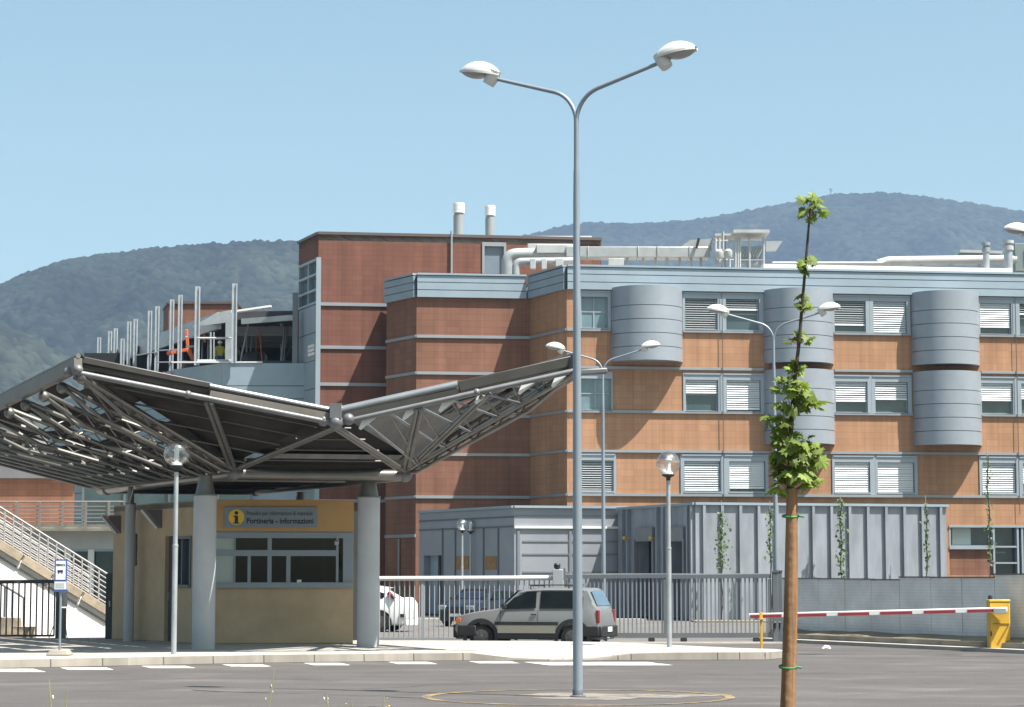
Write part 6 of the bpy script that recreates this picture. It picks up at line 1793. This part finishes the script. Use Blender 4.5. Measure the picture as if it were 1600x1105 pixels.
# blue car deep in the forecourt
cq = GX(752, 79, 0)
BC, st = make_car('parked_car', 'dark blue car seen through the railing bars behind the hatchback', (cq.x, cq.y, 0), R(180 + 62), 4.1, 1.7, 1.36, [(p[0], min(p[1], 1.37), p[2]) for p in prof], M_carb, None, .2, (1.32, -1.26), .31)
for sg in (-1, 1):
    pane_obj('side_window', side_pane(st, [(.80, .08), (.35, .88), (-.2, .9), (-.2, .06)], sg), M_cglass, BC)
    pane_obj('side_window', side_pane(st, [(-.28, .06), (-.28, .9), (-1.0, .88), (-1.45, .55), (-1.35, .08)], sg), M_cglass, BC)
    mb = MB(); mb.box((1.95, sg * .6, .68), (.12, .34, .16)); mb.build('headlight', M_lens, BC, bevel=.02)
    mb = MB(); mb.box((-2.02, sg * .62, .8), (.08, .2, .2)); mb.build('taillight', M_tail, BC, bevel=.02)
    mb = MB(); mb.box((.72, sg * .92, 1.0), (.1, .17, .12)); mb.build('mirror', M_carb, BC, bevel=.02)
pane_obj('windscreen', [Vector((1.0, -.7, .99)), Vector((1.0, .7, .99)), Vector((.36, .6, 1.36)), Vector((.36, -.6, 1.36))], M_cglass, BC); BC.scale = (.9, .9, .93)
mb = MB(); mb.box((2.03, 0, .5), (.05, 1.0, .16)); mb.build('grille', M_black, BC, bevel=.01)
mb = MB(); mb.box((2.065, 0, .42), (.012, .5, .11)); mb.build('licence_plate', M_plate, BC, smooth=False)

# ================================================================ sapling, stake, vines, weeds
def maple_leaf(mb, c, size, nrm, up):
    nrm = nrm.normalized(); u = up - nrm * up.dot(nrm)
    u = u.normalized() if u.length > 1e-4 else nrm.orthogonal().normalized(); s = u.cross(nrm)
    out = [(0, -.5), (.12, -.28), (.42, -.34), (.34, -.12), (.56, .08), (.30, .12), (.34, .34), (.14, .26), (0, .62)]
    poly = out + [(-x, y) for (x, y) in out[-2:0:-1]]
    fold = random.uniform(.05, .35); curl = random.uniform(-.3, .1)
    vs = [c + nrm * (0.04 * size)]
    for (x, y) in poly: vs.append(c + s * (x * size) + u * (y * size) + nrm * (-abs(x) * fold + curl * y * y) * size)
    n = len(poly)
    mb.add(vs, [(0, i + 1, (i + 1) % n + 1) for i in range(n)])


YT = 12.0
tp = [P(1222, 1180, YT + .03), P(1224, 1105, YT + .03), P(1229, 1000, YT + .04), P(1231, 850, YT + .03), P(1233, 770, YT + .02), P(1235, 690, YT), P(1240, 610, YT), P(1248, 540, YT), P(1254, 470, YT), P(1259, 410, YT), P(1264, 350, YT), P(1268, 318, YT)]
base = GX(1219, YT + .02, 0)
SP = thing('sapling', 'young maple sapling with leaf clusters up its thin leader, tied to a stake', 'tree', tuple(base)); o = SP.location
mb = MB(o); mb.tube([base] + tp, [.02, .018, .017, .016, .014, .0125, .0115, .0105, .0095, .0085, .0075, .006, .004], 8)
mb.build('trunk', M_bark, SP)
clusters = [(1268, 327, 21, 24, 15), (1259, 413, 19, 13, 9), (1257, 471, 19, 12, 9), (1249, 529, 22, 12, 9), (1243, 577, 14, 12, 7), (1238, 603, 25, 20, 17), (1264, 628, 22, 18, 13), (1232, 632, 22, 20, 12), (1212, 664, 24, 22, 16), (1226, 690, 20, 16, 9),
            (1252, 690, 25, 16, 14), (1232, 722, 28, 20, 16), (1262, 718, 26, 20, 14), (1245, 742, 28, 15, 13), (1266, 752, 18, 14, 8), (1222, 762, 14, 14, 7)]
mb = MB(o); mt = MB(o)
for (cx, cy, rx, ry, n) in clusters:
    k = YT / F
    c0 = P(cx, cy, YT); rx = rx * (1.18 if cy > 590 else 1.05)
    # nearest point of the leader
    bp0 = min((tp[i].lerp(tp[i + 1], t) for i in range(3, len(tp) - 1) for t in (0, .25, .5, .75)), key=lambda p: (p - c0 + Vector((0, 0, .05))).length)
    n = int(n * 1.4)
    for i in range(n):
        a = random.uniform(0, 2 * math.pi); e = math.acos(random.uniform(-1, 1)); r = random.uniform(.35, 1) ** .6
        d = Vector((math.sin(e) * math.cos(a) * rx * k, math.sin(e) * math.sin(a) * rx * k, math.cos(e) * ry * k)) * r
        p = c0 + d
        size = random.uniform(.055, .10) * (0.8 if cy < 590 else 1.0)
        outd = (p - bp0); outd.z *= .3
        nrm = Vector((outd.x * 2 + random.uniform(-.5, .5), outd.y * 2 + random.uniform(-.6, .4), random.uniform(.25, 1.0)))
        nrm = Vector((random.uniform(-.6, .6) + d.x * 3, random.uniform(-.9, .3) + d.y * 3, random.uniform(.15, 1.0)))
        upv = Vector((d.x, d.y, -abs(d.z) - random.uniform(.02, .12) - .02))
        maple_leaf(mb, p, size, nrm, upv)
        if i % 2 == 0: mt.tube([bp0.lerp(p, .05), bp0.lerp(p, .6) + Vector((0, 0, .012)), p - upv.normalized() * size * .4], .0016, 4, cap=False)
mb.build('crown', M_leaf, SP, smooth=False); mt.build('leaf_stalk', mat('leaf_stalk', (.16, .07, .04), .6, 0, .1), SP)

sb = GX(1226.5, YT - .02, 0); stp_ = [sb] + [P(1231, 1105, YT - .02), P(1235.5, 950, YT - .02), P(1237, 850, YT - .02), P(1237.5, 764, YT - .02)]
SKE = thing('tree_stake', 'thick brown wooden stake that the sapling is tied to', 'stake', tuple(sb)); o = SKE.location
mb = MB(o); mb.tube([stp_[0], stp_[1], stp_[2], stp_[3], stp_[4]], [.042, .0385, .0365, .0335, .029], 14); st_o = mb.build('stake', M_stake, SKE)
for y in (806.5, 1042):
    mb = MB(o); c = P(1236.8 if y < 900 else 1233, y, YT - .01); r = .040 if y < 900 else .044; k = 20
    ring = [Vector((c.x + r * math.cos(2 * math.pi * i / k) - .004, c.y + r * 1.2 * math.sin(2 * math.pi * i / k) + .01, c.z + .006 * math.sin(2 * math.pi * i / k))) for i in range(k)] 
    mb.tube(ring + [ring[0], ring[1]], .0075, 6); mb.tube([c + Vector((.038, -.02, 0)), c + Vector((.062, -.025, -.004))], .006, 5); mb.build('tie', M_tie, SKE)


def vine(px, y0, y1, Y, n, spread, lab):
    bz = 0; q = GX(px, Y, 0); T_ = thing('climbing_vine', lab, 'climbing plant', (q.x, q.y, 0), group='vines climbing on wires'); o = T_.location
    r_ = random.Random(px)
    zt, zb = zpx(y0, Y), zpx(y1, Y)
    mb = MB(o); pts = [Vector((q.x + .04 * math.sin(i * 1.3 + px), q.y + .03 * math.cos(i * 1.7), .05 + (zt - .05) * i / 14)) for i in range(15)]
    mb.tube(pts, .022, 5); mb.build('stem', M_bark, T_)
    mb = MB(o)
    for i in range(int(n * 1.05)):
        t = r_.random(); z = zb + (zt - zb) * t
        wdt = spread * (.45 + .75 * abs(math.sin(t * 9 + px)) * (1 - .35 * t))
        c = Vector((q.x + r_.gauss(0, wdt * .5), q.y + r_.gauss(0, wdt * .35) - .05, z))
        nrm = Vector((r_.uniform(-.6, .6), r_.uniform(-1, -.1), r_.uniform(.1, 1))).normalized(); u = Vector((r_.uniform(-.5, .5), 0, -1)); u = (u - nrm * u.dot(nrm)).normalized(); s = u.cross(nrm); sz = r_.uniform(.04, .085)
        mb.add([c - u * sz, c + s * sz * .7 - u * .2 * sz, c + s * .45 * sz + u * sz * .5, c + u * sz, c - s * .45 * sz + u * sz * .5, c - s * sz * .7 - u * .2 * sz], [(0, 1, 2, 3, 4, 5)])
    mb.build('leaves', M_vine, T_, smooth=False)
    mb = MB(o); mb.tube([(q.x, q.y + .05, 0), (q.x, q.y + .05, max(zt + .3, 4.6))], .012, 5); mb.build('wire', M_galv, T_)


vine(1129, 800, 890, 87.2, 150, .30, 'bushiest leafy vine on the ribbed annex, left of the sapling')
vine(1205, 795, 880, 87.6, 80, .20, 'thin vine on the ribbed annex just left of the sapling stake')
vine(1316, 780, 904, 88.4, 170, .26, 'dense vine in the middle of the ribbed annex, right of the sapling')
vine(1450, 786, 900, 89.2, 90, .13, 'sparse thin vine near the right end of the ribbed annex')
vine(1548, 712, 884, 90.2, 110, .20, 'tallest vine, in front of the brick wall right of the annex')


def weed(px, Y, ytop, lab, kind, seed):
    r_ = random.Random(seed); q = GX(px, Y, 0); T_ = thing('weed', lab, 'weed', (q.x, q.y, 0)); o = T_.location
    zt = zpx(ytop, Y)
    mb = MB(o); tips = []
    nst = 2 if kind == 'flower' or seed == 1 else 1
    for j in range(nst):
        dx, dy = r_.uniform(-.06, .06), r_.uniform(-.05, .05); h = zt * (1 - .05 * j)
        p = [Vector((q.x + dx * t * t * 1.3, q.y + dy * t, h * t)) for t in (0, .3, .6, .85, 1)]
        mb.tube(p, [.006, .005, .0045, .0035, .0025], 5); tips.append(p)
    mb.build('stem', M_weed, T_)
    mb = MB(o)
    for p in tips:
        for k in range(7 if kind == 'flower' else 4):
            t = r_.uniform(.86, 1.0); c = p[3].lerp(p[4], (t - .86) / .14) + Vector((r_.uniform(-.03, .03), r_.uniform(-.03, .03), r_.uniform(-.01, .01)))
            mb.sphere(c, r_.uniform(.003, .0065), 6, 4, (1, 1, 1.8 if kind != 'flower' else .8))
    mb.build('flower_head' if kind == 'flower' else 'seed_head', M_flower if kind == 'flower' else M_seed, T_)
    mb = MB(o)
    for k in range(6):
        b = Vector((q.x, q.y, zt * r_.uniform(.05, .6))); a = r_.uniform(0, 6.28); l = r_.uniform(.08, .2); d = Vector((math.cos(a), math.sin(a), .5)) * l; s = Vector((-math.sin(a), math.cos(a), 0)) * .01
        mb.add([b - s, b + s, b + d * .6 + s * 1.2, b + d, b + d * .6 - s * 1.2], [(0, 1, 2, 3, 4)])
    mb.build('leaf', M_weed, T_, smooth=False)


weed(86, 11, 1062, 'tall dry grass weed with white seed heads at the lower left', 'seed', 1)
weed(402, 12, 1047, 'single thin dry stalk with a small head below the kiosk', 'seed', 2)
weed(522, 10.5, 1086, 'short dry stalk left of the yellow flowered weed', 'seed', 3)
weed(562, 10, 1094, 'yellow flowered weed just left of its taller neighbour at the bottom edge', 'flower', 4)
weed(590, 10, 1088, 'taller yellow flowered weed at the bottom edge left of the lamp', 'flower', 5)
weed(1244, 58.2, 990, 'small green weed at the foot of the dark gate post', 'flower', 6)
q = GX(1291, 52.8, 0); T_ = thing('paper_scrap', 'crumpled white scrap of paper on the asphalt left of the barrier', 'litter', (q.x, q.y, 0)); o = T_.location
mb = MB(o); mb.add([q + Vector(p) for p in ((-.1, -.04, .01), (.0, -.06, .03), (.11, -.02, .008), (.08, .05, .07), (-.02, .04, .09), (-.09, .03, .03))], [(0, 1, 4, 5), (1, 2, 3, 4)]); mb.build('paper', M_plate, T_, smooth=False)

# ================================================================ worker on the open floor
def make_worker():
    q = GX(343, 116.2, DZ)
    T = thing('person', 'construction worker in a yellow jacket and blue trousers standing on the unfinished floor', 'person', (q.x, q.y, DZ), R(25), None)
    V = {}; E = []; names = []
    def v(n, x, y, z, r): V[n] = len(names); names.append((x, y, z, r))
    v('pel', 0, 0, .95, .15); v('waist', 0, 0, 1.1, .14); v('chest', 0, -.01, 1.3, .165); v('neckb', 0, 0, 1.47, .085); v('neck', 0, -.01, 1.53, .058); v('head', 0, -.015, 1.64, .098); v('crown', 0, -.01, 1.715, .085)
    E += [('pel', 'waist'), ('waist', 'chest'), ('chest', 'neckb'), ('neckb', 'neck'), ('neck', 'head'), ('head', 'crown')]
    for s, n in ((-1, 'l'), (1, 'r')):
        v('hip' + n, s * .1, 0, .88, .10); v('knee' + n, s * .12, -.02, .48, .07); v('ank' + n, s * .13, .02, .09, .05); v('toe' + n, s * .15, -.14, .045, .04)
        E += [('pel', 'hip' + n), ('hip' + n, 'knee' + n), ('knee' + n, 'ank' + n), ('ank' + n, 'toe' + n)]
        fwd = -.22 if s > 0 else -.10
        v('sh' + n, s * .19, 0, 1.42, .075); v('el' + n, s * .27, -.02, 1.13, .052); v('wr' + n, s * .24, fwd, .95, .036); v('pa' + n, s * .235, fwd - .05, .91, .034)
        E += [('chest', 'sh' + n), ('sh' + n, 'el' + n), ('el' + n, 'wr' + n), ('wr' + n, 'pa' + n)]
        for i, (dx, ln) in enumerate(((-.028, .075), (-.010, .085), (.009, .08), (.027, .062))):
            v(f'f{i}a{n}', s * .235 + dx, fwd - .085, .885, .0095); v(f'f{i}b{n}', s * .235 + dx, fwd - .085 - ln * .45, .885 - ln * .6, .008)
            E += [('pa' + n, f'f{i}a{n}'), (f'f{i}a{n}', f'f{i}b{n}')]
        v('tha' + n, s * .235 - s * .045, fwd - .06, .90, .010); v('thb' + n, s * .235 - s * .06, fwd - .10, .875, .0085); E += [('pa' + n, 'tha' + n), ('tha' + n, 'thb' + n)]
    me = bpy.data.meshes.new('body'); me.from_pydata([p[:3] for p in names], [(V[a], V[b]) for a, b in E], [])
    ob = bpy.data.objects.new('body', me); COL.objects.link(ob)
    sk = ob.modifiers.new('skin', 'SKIN'); sk.use_smooth_shade = True
    for i, d in enumerate(me.skin_vertices[0].data): d.radius = (names[i][3], names[i][3]); d.use_root = (i == 0)
    sub = ob.modifiers.new('sub', 'SUBSURF'); sub.levels = 2; sub.render_levels = 2
    dg = bpy.context.evaluated_depsgraph_get(); dg.update()
    nm = bpy.data.meshes.new_from_object(ob.evaluated_get(dg)); ob.modifiers.clear(); ob.data = nm; ob.parent = T
    nm.materials.clear(); nm.materials.append(mat('skin_tone', (.42, .24, .16), .6, 0, .05))
    # clothes: shells that follow the body
    def shell(name, keep, m, off):
        bm = bmesh.new(); bm.from_mesh(nm)
        bmesh.ops.delete(bm, geom=[f for f in bm.faces if not keep(f.calc_center_median())], context='FACES')
        bm.normal_update()
        for v_ in bm.verts: v_.co += v_.normal * off
        m2 = bpy.data.meshes.new(name); bm.to_mesh(m2); bm.free(); m2.materials.append(m); m2.shade_smooth()
        o2 = bpy.data.objects.new(name, m2); COL.objects.link(o2); o2.parent = T; return o2
    arm = lambda c: abs(c.x) > .17
    shell('jacket', lambda c: (1.0 < c.z < 1.5 and abs(c.x) <= .2) or (abs(c.x) > .17 and c.z > .97), mat('hi_vis_yellow', (.46, .44, .06), .8, 0, .08), .014)
    shell('trousers', lambda c: .1 < c.z < 1.02 and abs(c.x) < .2, mat('work_blue', (.04, .06, .18), .85, 0, .1), .012)
    shell('boots', lambda c: c.z <= .12 and abs(c.x) < .22, M_black, .012)
    mb = MB(); mb.sphere((0, -.01, 1.70), .118, 16, 8, (1, 1.12, .75)); mb.lathe([(.125, 0), (.145, -.005), (.145, .005), (.12, .01)], (0, -.02, 1.69), 20); mb.build('hard_hat', M_white, T)
    mb = MB()
    for s in (-1, 1): mb.sphere((s * .034, -.103, 1.645), .011, 8, 6); 
    mb.build('eyes', M_ink, T)
    mb = MB(); mb.sphere((0, -.118, 1.615), .016, 8, 6, (1, 1.2, 1.4)); mb.build('nose', MATS['skin_tone'], T)
    mb = MB(); mb.sphere((0, -.105, 1.575), .022, 8, 4, (1.2, .4, .3)); mb.build('mouth', M_red, T)
    mb = MB()
    for s in (-1, 1): mb.sphere((s * .10, 0, 1.635), .026, 8, 6, (.4, .7, 1.2))
    mb.build('ears', MATS['skin_tone'], T)
    return T


make_worker()
